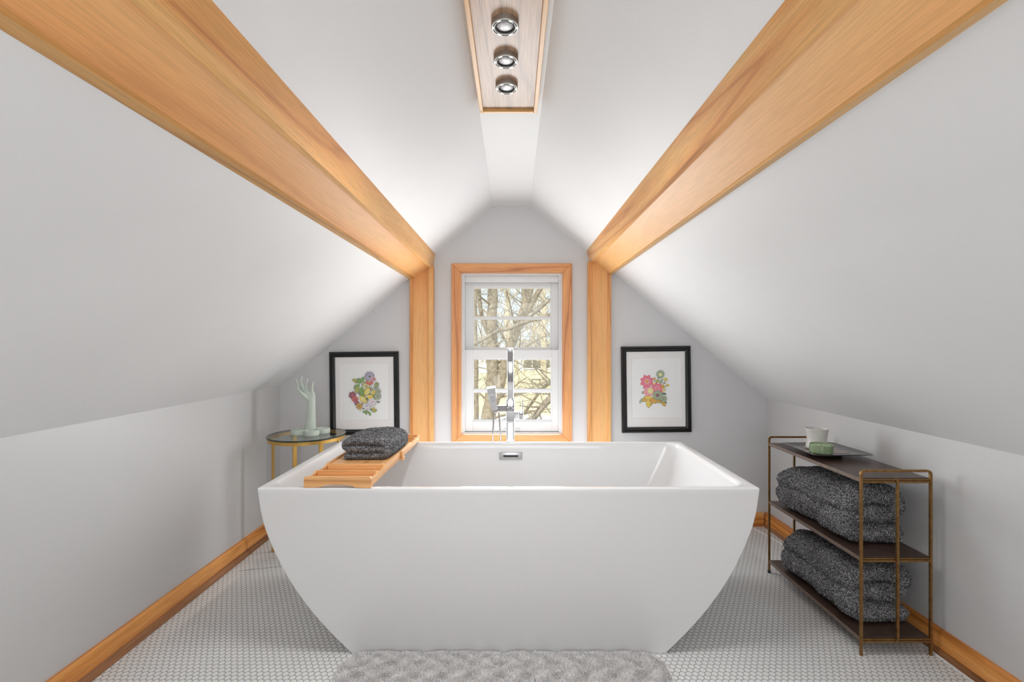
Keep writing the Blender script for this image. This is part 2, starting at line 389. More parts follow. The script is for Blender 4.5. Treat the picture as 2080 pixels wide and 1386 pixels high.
# ------------------------------------------------------------------ window
win = bpy.data.objects.new('window_1', None); C.objects.link(win); win.location = (-.0095, YB+.02, WZ0); win['kind'] = 'structure'
cx0, cx1, cz0, cz1 = -.361, .341, .479, 1.534
def casing_bar(pts, ax):
    bm = NB(); prism(bm, pts, YB-.018, YB-.0005); bmesh.ops.bevel(bm, geom=[e for e in bm.edges], offset=.002, segments=1, affect='EDGES')
    obj('casing', bm, casing_wood[ax], win)
casing_bar([(cx0, cz0), (WX0, WZ0), (WX0, WZ1), (cx0, cz1)], 'z')
casing_bar([(cx1, cz0), (cx1, cz1), (WX1, WZ1), (WX1, WZ0)], 'z')
casing_bar([(cx0, cz1), (WX0, WZ1), (WX1, WZ1), (cx1, cz1)], 'x')
casing_bar([(cx0, cz0), (cx1, cz0), (WX1, WZ0), (WX0, WZ0)], 'x')
bm = NB()                                   # white jamb liner with stops
for (a, b, c_, d_) in ((WX0, WX0+.010, WZ0, WZ1), (WX1-.010, WX1, WZ0, WZ1)): box(bm, a, b, YB+.001, YB+.139, c_, d_)
box(bm, WX0+.010, WX1-.010, YB+.001, YB+.139, WZ1-.012, WZ1); box(bm, WX0+.010, WX1-.010, YB+.001, YB+.139, WZ0, WZ0+.008)
box(bm, WX0+.0102, WX0+.018, YB+.004, YB+.016, WZ0+.0082, WZ1-.0122, .001, 1); box(bm, WX1-.018, WX1-.0102, YB+.004, YB+.016, WZ0+.0082, WZ1-.0122, .001, 1)
box(bm, WX0+.0102, WX1-.0102, YB+.020, YB+.045, WZ1-.048, WZ1-.0122, .003, 2)
obj('jamb', bm, vinyl, win)
def sash(name, y, th, ox0, ox1, oz0, oz1, gx0, gx1, gz0, gz1, m0, m1):
    bm = NB(); b_ = .003
    box(bm, ox0, gx0, y, y+th, oz0, oz1, b_, 1); box(bm, gx1, ox1, y, y+th, oz0, oz1, b_, 1)
    box(bm, gx0-.002, gx1+.002, y+.0005, y+th-.001, gz1, oz1, b_, 1); box(bm, gx0-.002, gx1+.002, y+.0005, y+th-.001, oz0, gz0, b_, 1)
    e = .006                                # glazing bead
    box(bm, gx0, gx0+e, y+.006, y+th-.006, gz0, gz1); box(bm, gx1-e, gx1, y+.006, y+th-.006, gz0, gz1)
    box(bm, gx0+e, gx1-e, y+.006, y+th-.006, gz0, gz0+e); box(bm, gx0+e, gx1-e, y+.006, y+th-.006, gz1-e, gz1)
    s = obj(name, bm, vinyl, win)
    bm = NB(); box(bm, gx0, gx1, y+.005, y+th-.005, m0, m1, .003, 1); obj('muntin', bm, vinyl, s)
    for (a, b2) in ((gz0, m0), (m1, gz1)):
        bm = NB(); box(bm, gx0+.001, gx1-.001, y+th/2-.001, y+th/2+.001, a, b2); obj('pane', bm, win_glass, s, False)
    return s
def wz(py, y): return H-(py-VY)*y/F
def wx(px, y): return (px-VX)*y/F
yl = YB+.022; yu = YB+.064
ls = sash('lower_sash', yl, .036, WX0+.012, WX1-.012, WZ0+.010, wz(710.5, yl), wx(960, yl), wx(1121, yl), wz(856, yl), wz(729, yl), wz(798.5, yl), wz(790.5, yl))
us = sash('upper_sash', yu, .036, WX0+.012, WX1-.012, wz(722, yu), wz(571.7, yu)+.03, wx(960, yu), wx(1120, yu), wz(708, yu), wz(583.7, yu), wz(649.5, yu), wz(643, yu))
bm = NB()
zt = wz(710.5, yl); xk = wx(1046, yl)
box(bm, xk-.033, xk+.033, yl+.004, yl+.030, zt, zt+.004, .001, 1); box(bm, xk-.022, xk+.022, yl+.008, yl+.028, zt+.004, zt+.013, .004, 2)
box(bm, xk-.006, xk+.030, yl+.000, yl+.010, zt+.007, zt+.012, .002, 1)
obj('sash_lock', bm, vinyl, win)
for px in (1031, 1051):                     # finger lifts on the bottom rail
    bm = NB(); x = wx(px, yl); z = wz(872, yl)
    tube(bm, [(x-.013, yl, z), (x-.011, yl-.008, z-.002), (x, yl-.012, z-.004), (x+.011, yl-.008, z-.002), (x+.013, yl, z)], .0025, 6)
    for sx in (-.014, .014): box(bm, x+sx-.004, x+sx+.004, yl-.003, yl+.0005, z-.007, z+.007, .001, 1)
    obj('sash_lift', bm, vinyl, win)

# ------------------------------------------------------------------ bathtub
TCX = -.0166
def rrect(x0, x1, y0, y1, r, n=8):
    pts = []
    for (cx, cy, a0) in ((x1-r, y1-r, 0), (x0+r, y1-r, 90), (x0+r, y0+r, 180), (x1-r, y0+r, 270)):
        for i in range(n+1):
            a = math.radians(a0+90*i/n); pts.append((cx+r*math.cos(a), cy+r*math.sin(a)))
    return pts
tub = thing('bathtub', 'large white freestanding bathtub with sharp corners in front of the window', 'bathtub', (TCX, 2.02, 0))
rim_z = .58; y_f, y_b = 1.631, 2.406
sil = [(992, 512), (1040, 505), (1072, 497), (1104, 485), (1152, 462.5), (1198, 435), (1240, 404), (1270, 378), (1299, 350), (1327.6, 320)]
prof = []
for py, hw in sil:
    d = 1.631+.034*(py-992)/336
    prof.append((H-(py-VY)*d/F, hw*d/F, d-1.631))
zs = [p[0] for p in prof][::-1]; hs = [p[1] for p in prof][::-1]; ds = [p[2] for p in prof][::-1]
zs[0] = 0; zs[-1] = rim_z
bm = NB(); rings = []
def ring(pts, z): rings.append([bm.verts.new((x, y, z)) for x, y in pts])
ring(rrect(TCX-hs[0]+.02, TCX+hs[0]-.02, y_f+.034+.02, y_b-.034-.02, .006), 0.0)
for i in range(0, 31):
    z = rim_z*i/31
    h = float(np.interp(z, zs, hs)); dd = float(np.interp(z, zs, ds))
    # smooth the silhouette with a small window
    h = float(np.mean([np.interp(min(max(z+o_, 0), rim_z), zs, hs) for o_ in (-.012, -.006, 0, .006, .012)])) if 0 < i < 30 else h
    ring(rrect(TCX-h, TCX+h, y_f+dd, y_b-dd, .006), max(z, .001))
ht = hs[-1]
for dz, in_ in ((.006, .0), (.0025, .0008), (.0008, .0025), (0, .006)):
    ring(rrect(TCX-ht+in_, TCX+ht-in_, y_f+in_, y_b-in_, .008), rim_z-dz)
ix0, ix1, iy0, iy1 = -.830, .797, 1.655, 2.380
for dz, o_ in ((0, -.006), (.0015, -.002), (.006, .001), (.02, .004)):
    ring(rrect(ix0+o_, ix1-o_, iy0+o_, iy1-o_, .062), rim_z-dz)
for i in range(1, 26):
    t = i/25; z = rim_z-.02-(rim_z-.14)*t
    e = .004+.24*t**1.25; fy = .004+.055*t**1.1
    if t > .82: q = (t-.82)/.18; e += .12*q**2.2; fy += .10*q**2.2
    ring(rrect(ix0+e, ix1-e, iy0+fy, iy1-fy, .062+.05*t), z)
ring(rrect(-.35, .32, 1.95, 2.08, .05), .133)
for a, b in zip(rings[:-1], rings[1:]):
    n = len(a)
    for k in range(n): bm.faces.new((a[k], a[(k+1) % n], b[(k+1) % n], b[k]))
bm.faces.new(rings[0]); bm.faces.new(rings[-1])
bmesh.ops.recalc_face_normals(bm, faces=bm.faces[:])
obj('shell', bm, acrylic, tub)
op = P(1037.5, 926, 2.372)
bm = NB(); box(bm, op.x-.056, op.x+.056, 2.362, 2.378, op.z-.017, op.z+.017, .003, 2); ov = obj('overflow_plate', bm, steel, tub, label='brushed steel overflow plate')
bm = NB(); box(bm, op.x-.036, op.x+.036, 2.3605, 2.3625, op.z-.0045, op.z+.0045, .001, 1); obj('overflow_slot', bm, black_slot, ov)

# ------------------------------------------------------------------ floor-standing tub faucet
YT = 2.50; kf = YT/F
def fx(px): return (px-VX)*kf
def fz(py): return H-(py-VY)*kf
fc = thing('tub_faucet', 'chrome floor standing bathtub faucet with hand shower before the window', 'faucet', (fx(1036.5), YT, 0))
bm = NB(); box(bm, fx(1036.5)-.06, fx(1036.5)+.06, YT-.06, YT+.06, 0, .012, .003, 2); obj('base_plate', bm, chrome, fc)
bm = NB(); box(bm, fx(1028.5), fx(1044.8), YT-.021, YT+.021, .012, fz(857), .002, 2); obj('column', bm, steel, fc)
bm = NB(); box(bm, fx(1028.2), fx(1045), YT-.023, YT+.023, fz(856), fz(810), .0015, 2); body = obj('valve_body', bm, chrome, fc)
bm = NB(); box(bm, fx(1030.6), fx(1043.2), YT-.015, YT+.015, fz(810), fz(711), .002, 2); obj('riser', bm, chrome, fc)
bm = NB(); y_s = YT-.20; ks = y_s/F       # spout reaching over the tub towards the room
sp_top = H-(708-VY)*ks; sp_bot = H-(735-VY)*ks
vs = box(bm, (1030-VX)*ks, (1042-VX)*ks, y_s, YT+.012, sp_top-.018, sp_top, .002, 2)
prism(bm, [(y_s, sp_top-.012), (y_s+.014, sp_top-.012), (y_s+.030, sp_bot), (y_s+.004, sp_bot)], (1030.6-VX)*ks, (1041.4-VX)*ks, 'x')
obj('spout', bm, chrome, fc)
bm = NB()                                   # diamond-shaped diverter knob
cxk, czk = fx(1036.5), fz(828); s_ = .0125
box(bm, -s_, s_, -.040, -.020, -s_, s_, .0015, 2, M=Matrix.Translation((cxk, YT, czk)) @ Matrix.Rotation(PI/4, 4, 'Y'))
box(bm, -s_*.75, s_*.75, -.0405, -.0400, -s_*.75, s_*.75, 0, 1, M=Matrix.Translation((cxk, YT, czk)) @ Matrix.Rotation(PI/4, 4, 'Y'))
obj('diverter_knob', bm, chrome, fc)
bm = NB(); box(bm, fx(1045), fx(1053.5), YT-.014, YT+.014, fz(850), fz(837), .001, 1); box(bm, fx(1054), fx(1063), YT-.017, YT+.017, fz(851), fz(834), .002, 2)
hd = obj('handle', bm, chrome, fc)
bm = NB(); box(bm, fx(1060.5), fx(1062), YT-.007, YT+.007, fz(836), fz(811), .0008, 1); obj('lever', bm, chrome, hd)
bm = NB(); box(bm, fx(1010), fx(1028.4), YT-.012, YT+.012, fz(836), fz(824), .0015, 1); box(bm, fx(1003), fx(1011), YT-.020, YT+.012, fz(838), fz(829), .0015, 1)
obj('shower_holder', bm, chrome, fc)
bm = NB()
top = Vector((fx(998.5), YT-.055, fz(785))); bot = Vector((fx(1004.5), YT-.014, fz(832)))
tube(bm, [top, top.lerp(bot, .45), bot], [.0215, .020, .014], square=True, flat=.62, up=(1, 0, .2))
hs_ = obj('hand_shower', bm, chrome, fc, smooth=False)
bm = NB(); v_ = (bot-top).normalized()
tube(bm, [top.lerp(bot, .28)+Vector((0, -.0135, -.006)), top.lerp(bot, .58)+Vector((0, -.0135, -.006))], .0125, square=True, flat=.08, up=(1, 0, .2))
obj('spray_face', bm, steel, hs_, smooth=False)
bm = NB()
tube(bm, [bot, (fx(1003), YT-.012, fz(850)), (fx(1001), YT-.010, fz(897)), (fx(1000), YT-.002, .35), (fx(1003), YT+.01, .18), (fx(1010), YT+.012, .13), (fx(1017), YT+.01, .18), (fx(1019.5), YT+.004, .35),
          (fx(1017.5), YT, fz(897)), (fx(1014.5), YT, fz(850)), (fx(1013), YT, fz(837))], .0042, 10)
obj('hose', bm, steel, fc)

# ------------------------------------------------------------------ fuzz: short tufts grown from a surface, with a tone per tuft
def add_tufts(me, n, length, width, seed, clump=0, tilt=.5, mixf=None, skip=None):
    rng = np.random.default_rng(seed)
    me.calc_loop_triangles()
    nv = len(me.vertices); co = np.empty(nv*3); me.vertices.foreach_get('co', co); co = co.reshape(-1, 3)
    nt = len(me.loop_triangles); tv = np.empty(nt*3, dtype=np.int64); me.loop_triangles.foreach_get('vertices', tv); tv = tv.reshape(-1, 3)
    a, b, c = co[tv[:, 0]], co[tv[:, 1]], co[tv[:, 2]]
    cr = np.cross(b-a, c-a); ar = np.linalg.norm(cr, axis=1); nr = cr/np.maximum(ar, 1e-12)[:, None]
    w = ar.copy()
    if skip is not None: w = w*skip((a+b+c)/3, nr)
    idx = rng.choice(nt, n, p=w/w.sum())
    u = rng.random(n); v = rng.random(n); m = u+v > 1; u[m] = 1-u[m]; v[m] = 1-v[m]
    p = a[idx]+(b-a)[idx]*u[:, None]+(c-a)[idx]*v[:, None]; nn = nr[idx]
    if clump:                               # lean neighbours the same way
        fld = np.stack([np.sin(p[:, 0]*clump+1.3*np.sin(p[:, 1]*clump*.7+k*2))*np.cos(p[:, 1]*clump*.8+p[:, 2]*clump+k) for k in range(3)], 1)
    else: fld = 0
    d = nn+rng.normal(0, tilt, (n, 3))+fld*.9
    dn = (d*nn).sum(1); d += nn*np.maximum(0, .25-dn)[:, None]
    d /= np.linalg.norm(d, axis=1)[:, None]
    s = np.cross(d, rng.normal(0, 1, (n, 3))); s /= np.linalg.norm(s, axis=1)[:, None]
    L_ = length*(.6+.8*rng.random(n)); wd = width*(.7+.6*rng.random(n))
    tone = rng.random(n) if mixf is None else mixf(p, rng.random(n))
    p0 = p-nn*length*.15
    V = np.empty((n, 4, 3)); V[:, 0] = p0-s*wd[:, None]/2; V[:, 1] = p0+s*wd[:, None]/2
    mid = p0+d*(L_*.7)[:, None]; V[:, 2] = mid+s*wd[:, None]*.38; V[:, 3] = mid-s*wd[:, None]*.38
    # build one mesh: old polygons kept as the ground weave
    np_ = len(me.polygons); pv = [list(q.vertices) for q in me.polygons]
    verts = np.concatenate([co, V.reshape(-1, 3)]); base = nv+np.arange(n)*4
    faces = pv+np.stack([base, base+1, base+2, base+3], 1).tolist()
    m2 = bpy.data.meshes.new(me.name); m2.from_pydata(verts.tolist(), [], faces)
    at = m2.attributes.new('tuft', 'FLOAT', 'FACE')
    at.data.foreach_set('value', np.concatenate([np.full(np_, -1.0), tone]).astype(np.float32))
    return m2

def folded(path, thick, y0, y1, ny, wob, seed, endr=.03, flare=None, bulge=.0):
    """A thick cloth folded along a centre line in x-z and swept in y, with soft rounded ends."""
    # resample the centre line
    pts = [Vector((a, 0, b)) for a, b in path]
    for _ in range(2):                      # corner cutting
        q = [pts[0]]
        for p1, p2 in zip(pts[:-1], pts[1:]): q += [p1.lerp(p2, .25), p1.lerp(p2, .75)]
        pts = q+[pts[-1]]
    bm = NB(); n = len(pts); rings = []
    def outline(sh):
        th = thick/2-sh; L_, R_ = [], []
        for i, p in enumerate(pts):
            t = (pts[min(i+1, n-1)]-pts[max(i-1, 0)]).normalized(); nr = Vector((-t.z, 0, t.x))
            e = 1.0
            L_.append(p+nr*th*e); R_.append(p-nr*th*e)
        t0 = (pts[0]-pts[1]).normalized(); t1 = (pts[-1]-pts[-2]).normalized()
        capE = [pts[-1]+Vector((math.cos(a)*t1.x*th - math.sin(a)*(-t1.z)*-th, 0, math.cos(a)*t1.z*th - math.sin(a)*(t1.x)*-th)) for a in (.9, 0, -.9)]
        capS = [pts[0]+Vector((math.cos(a)*t0.x*th - math.sin(a)*(-t0.z)*-th, 0, math.cos(a)*t0.z*th - math.sin(a)*(t0.x)*-th)) for a in (.9, 0, -.9)]
        return L_+capE+R_[::-1]+capS
    cx = sum(p.x for p in pts)/n; cz = min(p.z for p in pts)-thick/2
    for j in range(ny+1):
        t = j/ny; y = y0+(y1-y0)*t
        dist = min(y-y0, y1-y); sh = 0
        if dist < endr: q = 1-dist/endr; sh = thick*.42*(1-math.sqrt(max(0, 1-q*q)))
        ring = []
        fx_, fzz, ox = flare(t) if flare else (1, 1, 0)
        for p in outline(sh):
            x = cx+(p.x-cx)*fx_+ox; z = cz+(p.z-cz)*fzz
            v = Vector((x, y, z)); nz = mnoise.noise_vector(v*9+Vector((seed, 0, 0)))*wob+mnoise.noise_vector(v*24+Vector((0, seed, 0)))*wob*.45
            k = min(1, max(0, (z-cz)/(thick*.6)))
            ring.append(bm.verts.new(v+Vector((nz.x, nz.y*.8, nz.z*k))))
        rings.append(ring)
    m = len(rings[0])
    for a, b in zip(rings[:-1], rings[1:]):
        for k in range(m): bm.faces.new((a[k], a[(k+1) % m], b[(k+1) % m], b[k]))
    for rg in (rings[0], rings[-1]):
        h = n+3                             # cap between both sides of the strip
        for i in range(n-1):
            bm.faces.new((rg[i], rg[i+1], rg[2*n+3-2-i], rg[2*n+3-1-i]))
        bm.faces.new([rg[n-1], rg[n], rg[n+1], rg[n+2], rg[n+3]])
        bm.faces.new([rg[0], rg[2*n+5], rg[2*n+4], rg[2*n+3], rg[2*n+2]])
    bmesh.ops.recalc_face_normals(bm, faces=bm.faces[:])
    return bm
def terry(name, bm, n, seed, label, length=.006, width=.0016):
    me = bpy.data.meshes.new(name); bm.to_mesh(me); bm.free()
    me2 = add_tufts(me, n, length, width, seed, clump=60, tilt=.55)
    o = finish(name, me2, towel_mat, None, False)
    tag(o, label, 'towel'); return base_origin(o)

# ------------------------------------------------------------------ bamboo bath tray across the tub
tx0, tx1 = -.703, -.474; ty0, ty1 = 1.633, 2.398; tz = .5805; tt = .617
tray = thing('bath_tray', 'bamboo bath tray with slots lying across the left side of the tub', 'bath tray', ((tx0+tx1)/2, (ty0+ty1)/2, tz))
tw = .009
def tpart(name, bm, ax, parent=tray, sm=True): return obj(name, bm, bamboo[ax], parent, sm)
def arch_board(y, yt):
    pts = [(tx0, tz), (tx0+.036, tz)]
    for i in range(13):
        s = i/12; pts.append((tx0+.055+(tx1-tx0-.11)*s, tz+.0015+.0105*math.sin(PI*min(1, max(0, s)))**.55))
    pts += [(tx1-.036, tz), (tx1, tz), (tx1, tt-.004), (tx1-.004, tt), (tx0+.004, tt), (tx0, tt-.004)]
    bm = NB(); prism(bm, pts, y, yt); return bm
tpart('end_board', arch_board(ty0, ty0+.011), 'x'); tpart('end_board', arch_board(ty1-.011, ty1), 'x')
for (a, b) in ((tx0, tx0+tw), (tx1-tw, tx1)):
    bm = NB()
    pr = [(ty0+.011, tz+.004), (ty0+.011, tt-.001), (ty0+.022, tt-.009), (ty0+.075, tt-.009), (ty0+.088, tt-.001), (ty0+.10, tt-.009), (ty0+.165, tt-.009), (ty0+.185, tt-.001),
          (ty1-.18, tt-.001), (ty1-.165, tt-.009), (ty1-.09, tt-.009), (ty1-.075, tt-.001), (ty1-.06, tt-.009), (ty1-.022, tt-.009), (ty1-.011, tt-.001), (ty1-.011, tz+.004)]
    prism(bm, pr, a, b, 'x'); tpart('side_rail', bm, 'y', sm=False)
for y in (ty0+.082, ty0+.176, ty1-.19, ty1-.077):
    bm = NB(); box(bm, tx0+tw+.0003, tx1-tw-.0003, y, y+.008, tz+.006, tt, .0015, 1); tpart('divider', bm, 'x')
def panel(y0, y1, z0, z1, hole=None):
    bm = NB()
    a, b = tx0+tw+.0003, tx1-tw-.0003
    if hole is None: box(bm, a, b, y0, y1, z0, z1); return bm
    hx, hy, rx, ry = hole; n = 24
    R = []
    for k in range(n):
        an = 2*PI*k/n; c_, s_ = math.cos(an), math.sin(an)
        t = min((b-hx if c_ > 0 else hx-a)/max(abs(c_), 1e-6), (y1-hy if s_ > 0 else hy-y0)/max(abs(s_), 1e-6))
        R.append(((hx+rx*c_, hy+ry*s_), (hx+c_*t, hy+s_*t)))
    cols = []
    for (i_, o_) in R:
        cols.append([bm.verts.new((i_[0], i_[1], z1)), bm.verts.new((o_[0], o_[1], z1)), bm.verts.new((o_[0], o_[1], z0)), bm.verts.new((i_[0], i_[1], z0))])
    for k in range(n):
        p, q = cols[k], cols[(k+1) % n]
        for j in range(4): bm.faces.new((p[j], p[(j+1) % 4], q[(j+1) % 4], q[j]))
    return bm
tpart('deck_panel', panel(ty0+.1845, ty1-.1905, tt-.012, tt-.006, ((tx0+tx1)/2+.005, ty0+.215, .015, .008)), 'y', sm=False)
for (a, b) in ((ty0+.0113, ty0+.0817), (ty0+.0903, ty0+.1757), (ty1-.1817, ty1-.0773), (ty1-.0687, ty1-.0113)):
    tpart('slot_base', panel(a, b, tz+.006, tz+.010), 'x', sm=False)
bm = NB(); yb_ = 2.035
box(bm, tx1+.0002, tx1+.010, yb_-.006, yb_+.006, tt-.024, tt-.002, .001, 1); box(bm, tx1+.0002, tx1+.014, yb_-.006, yb_+.008, tt-.040, tt-.024, .001, 1)
tpart('stop_block', bm, 'y')
tray.rotation_euler.z = -math.radians(.9)

# folded towel on the tray
zb = tt-.0055
th = .027
pth = [(-.655, zb+.014), (-.58, zb+.0145), (-.507, zb+.0155), (-.494, zb+.028), (-.507, zb+.042), (-.60, zb+.041), (-.652, zb+.043), (-.665, zb+.056), (-.652, zb+.069), (-.58, zb+.071), (-.515, zb+.068), (-.496, zb+.054), (-.499, zb+.042)]
bm = folded(pth, th, 1.885, 2.17, 26, .004, 3.1, .022, lambda t: (1+.06*math.sin(PI*t), 1.03-.16*max(0, t-.5), .012*t))
terry('folded_towel', bm, 90000, 5, 'dark grey marled towel folded on the bamboo bath tray', .0042, .0010)

# ------------------------------------------------------------------ round side table
CX, CY, TR = -1.109, 2.60, .1965
tb = thing('side_table', 'round smoked glass side table with gold legs at the left wall', 'side table', (CX, CY, 0))
bm = NB(); lathe(bm, [(0, .5732), (TR, .5732), (TR+.0015, .5747), (TR+.0015, .5797), (TR, .5812), (0, .5812)], CX, CY, 72)
tp = obj('glass_top', bm, [smoke_glass, glass_edge], tb)
for f in tp.data.polygons:
    if abs(f.normal.z) < .9: f.material_index = 1
bm = NB(); lathe(bm, [(TR-.004, .5727), (TR-.004, .5552), (TR-.018, .5552), (TR-.018, .5727), (TR-.004, .5727)], CX, CY, 72); obj('ring', bm, gold, tb)
for sx, sy in ((-1, -1), (1, -1), (-1, 1), (1, 1)):
    bm = NB(); r_ = TR-.011
    a = math.atan2(sy, sx); M = Matrix.Translation((CX+r_*math.cos(a)*.94, CY+r_*math.sin(a)*.94, 0)) @ Matrix.Rotation(a, 4, 'Z')
    box(bm, -.004, .004, -.011, .011, 0, .5554, .001, 1, M=M); obj('leg', bm, gold, tb)

# ------------------------------------------------------------------ ceramic hand ring holder
def hp(x, y, dy=0): return Vector((((x/9.24+590)-VX)*2.6/F, 2.6+dy, H-((y/9.24+750)-VY)*2.6/F))
hx0 = hp(372, 1100).x
hand = thing('hand_ring_holder', 'pale green ceramic hand rising from small dishes on the side table', 'ornament', (hx0, 2.6, .5817))
bm = NB(); sec = [(1172, 262, 480, .0285), (1060, 272, 474, .0270), (900, 300, 469, .0225), (760, 317, 466, .0195), (660, 322, 465, .0180), (605, 312, 466, .0172), (555, 282, 467, .0165), (500, 242, 466, .0150), (445, 208, 462, .0128), (405, 192, 456, .0105)]
rings = []
for yy_, xa, xb, dep in sec:
    tl = .33*min(1, max(0, (600-yy_)/180)); xc = (xa+xb)/2; ring_ = []
    for k in range(28):
        an = 2*PI*k/28; xx = xc+(xb-xa)/2*math.cos(an); p = hp(xx, yy_+tl*(xx-xc), 0)
        ring_.append(bm.verts.new((p.x, 2.6+dep*math.sin(an), p.z)))
    rings.append(ring_)
for a_, b_ in zip(rings[:-1], rings[1:]):
    for k in range(28): bm.faces.new((a_[k], a_[(k+1) % 28], b_[(k+1) % 28], b_[k]))
bm.faces.new(rings[0]); bm.faces.new(rings[-1])
fing = [
    [((410, 540), .012, .0), ((422, 480), .0105, -.002), ((414, 420), .0075, -.004), ((414, 340), .0062, -.006), ((430, 250), .0042, -.004)],
    [((350, 500), .0115, .0), ((325, 430), .0095, -.002), ((308, 370), .0072, -.004), ((310, 280), .0062, -.008), ((328, 195), .0042, -.004)],
    [((320, 500), .0115, .0), ((258, 400), .0095, .002), ((215, 320), .0072, .002), ((200, 230), .0062, -.002), ((212, 145), .0042, .004)],
    [((310, 520), .0115, .006), ((235, 425), .0090, .012), ((165, 370), .0070, .016), ((110, 290), .0060, .014), ((80, 190), .0042, .010)],
    [((350, 560), .0120, -.006), ((280, 490), .0100, -.016), ((225, 425), .0078, -.022), ((185, 370), .0066, -.022), ((168, 312), .0046, -.018)],
]
for f in fing:
    pts = [hp(p[0], p[1], dy) for p, r, dy in f]; rr = [r for p, r, dy in f]
    P2, R2 = [], []
    for i in range(len(pts)-1):
        for j in range(4):                  # Catmull-Rom through the joints
            t = j/4; p0, p1, p2, p3 = pts[max(i-1, 0)], pts[i], pts[i+1], pts[min(i+2, len(pts)-1)]
            P2.append(.5*((2*p1)+(p2-p0)*t+(2*p0-5*p1+4*p2-p3)*t*t+(3*p1-p0-3*p2+p3)*t**3)); R2.append(rr[i]+(rr[i+1]-rr[i])*t)
    P2.append(pts[-1]); R2.append(rr[-1]); e = (P2[-1]-P2[-2]).normalized()
    for q_ in (.5, .85, 1.0): P2.append(pts[-1]+e*rr[-1]*q_); R2.append(max(.0006, rr[-1]*math.sqrt(max(0, 1-q_*q_))))
    tube(bm, P2, R2, n=14)
ho = obj('hand', bm, celadon, hand, 'full')
rm = ho.modifiers.new('remesh', 'REMESH'); rm.mode = 'VOXEL'; rm.voxel_size = .0014; rm.use_smooth_shade = True
sm_ = ho.modifiers.new('smooth', 'SMOOTH'); sm_.factor = .5; sm_.iterations = 7
for (dx, dy, r) in ((-.050, -.022, .040), (.028, -.046, .036), (.060, .018, .034), (-.018, .046, .036)):
    bm = NB(); z = .5817; dx *= 1.04; dy *= 1.04; r *= 1.04
    lathe(bm, [(0, z), (r-.004, z), (r-.001, z+.003), (r, z+.008), (r, z+.026), (r-.0012, z+.0285), (r-.003, z+.0285), (r-.005, z+.026), (r-.006, z+.011), (r-.010, z+.008), (0, z+.008)], hx0+dx, 2.6+dy, 40)
    obj('dish', bm, celadon, hand)

# ------------------------------------------------------------------ framed botanical prints
def ellipse_leaf(bm, cx, cz, L_, w, ang, y, mi, pointy=.8, n=10):
    pts = []
    for i in range(n+1):
        t = i/n; pts.append((t*L_, w*math.sin(PI*t)**pointy))
    for i in range(n-1, 0, -1):
        t = i/n; pts.append((t*L_, -w*math.sin(PI*t)**pointy))
    ca, sa = math.cos(ang), math.sin(ang)
    vs = [bm.verts.new((cx+a*ca-b*sa, y, cz+a*sa+b*ca)) for a, b in pts]
    f = bm.faces.new(vs); f.material_index = mi
    ve = bmesh.ops.triangulate(bm, faces=[f])
def disc(bm, cx, cz, r, y, mi, n=12):
    f = bm.faces.new([bm.verts.new((cx+r*math.cos(2*PI*k/n), y, cz+r*math.sin(2*PI*k/n))) for k in range(n)]); f.material_index = mi
def stroke(bm, pts, w, y, mi):
    for (a, b), (c, d) in zip(pts[:-1], pts[1:]):
        t = Vector((c-a, d-b)).normalized(); n = Vector((-t.y, t.x))*w/2
        f = bm.faces.new([bm.verts.new((a+n.x, y, b+n.y)), bm.verts.new((a-n.x, y, b-n.y)), bm.verts.new((c-n.x, y, d-n.y)), bm.verts.new((c+n.x, y, d+n.y))]); f.material_index = mi
inks = [M_plain('ink_'+n, rgb(*[x*.82+.18*232 for x in c]), .85, var=.15, vs=300) for n, c in (('green', (112, 158, 72)), ('dark_green', (84, 98, 74)), ('yellow', (232, 204, 76)), ('red', (222, 92, 84)), ('plum', (150, 66, 84)),
        ('white', (226, 222, 226)), ('olive', (168, 176, 78)), ('pink', (232, 104, 132)), ('pale_pink', (240, 160, 172)), ('ochre', (214, 160, 52)), ('sage', (160, 176, 142)), ('ink_line', (104, 98, 100)), ('cream', (236, 226, 150)), ('lilac', (176, 168, 196)))]
G, DG, YE, RE, PL, WH, OL, PK, PP, OC, SA, IN, CR, LI = range(14)
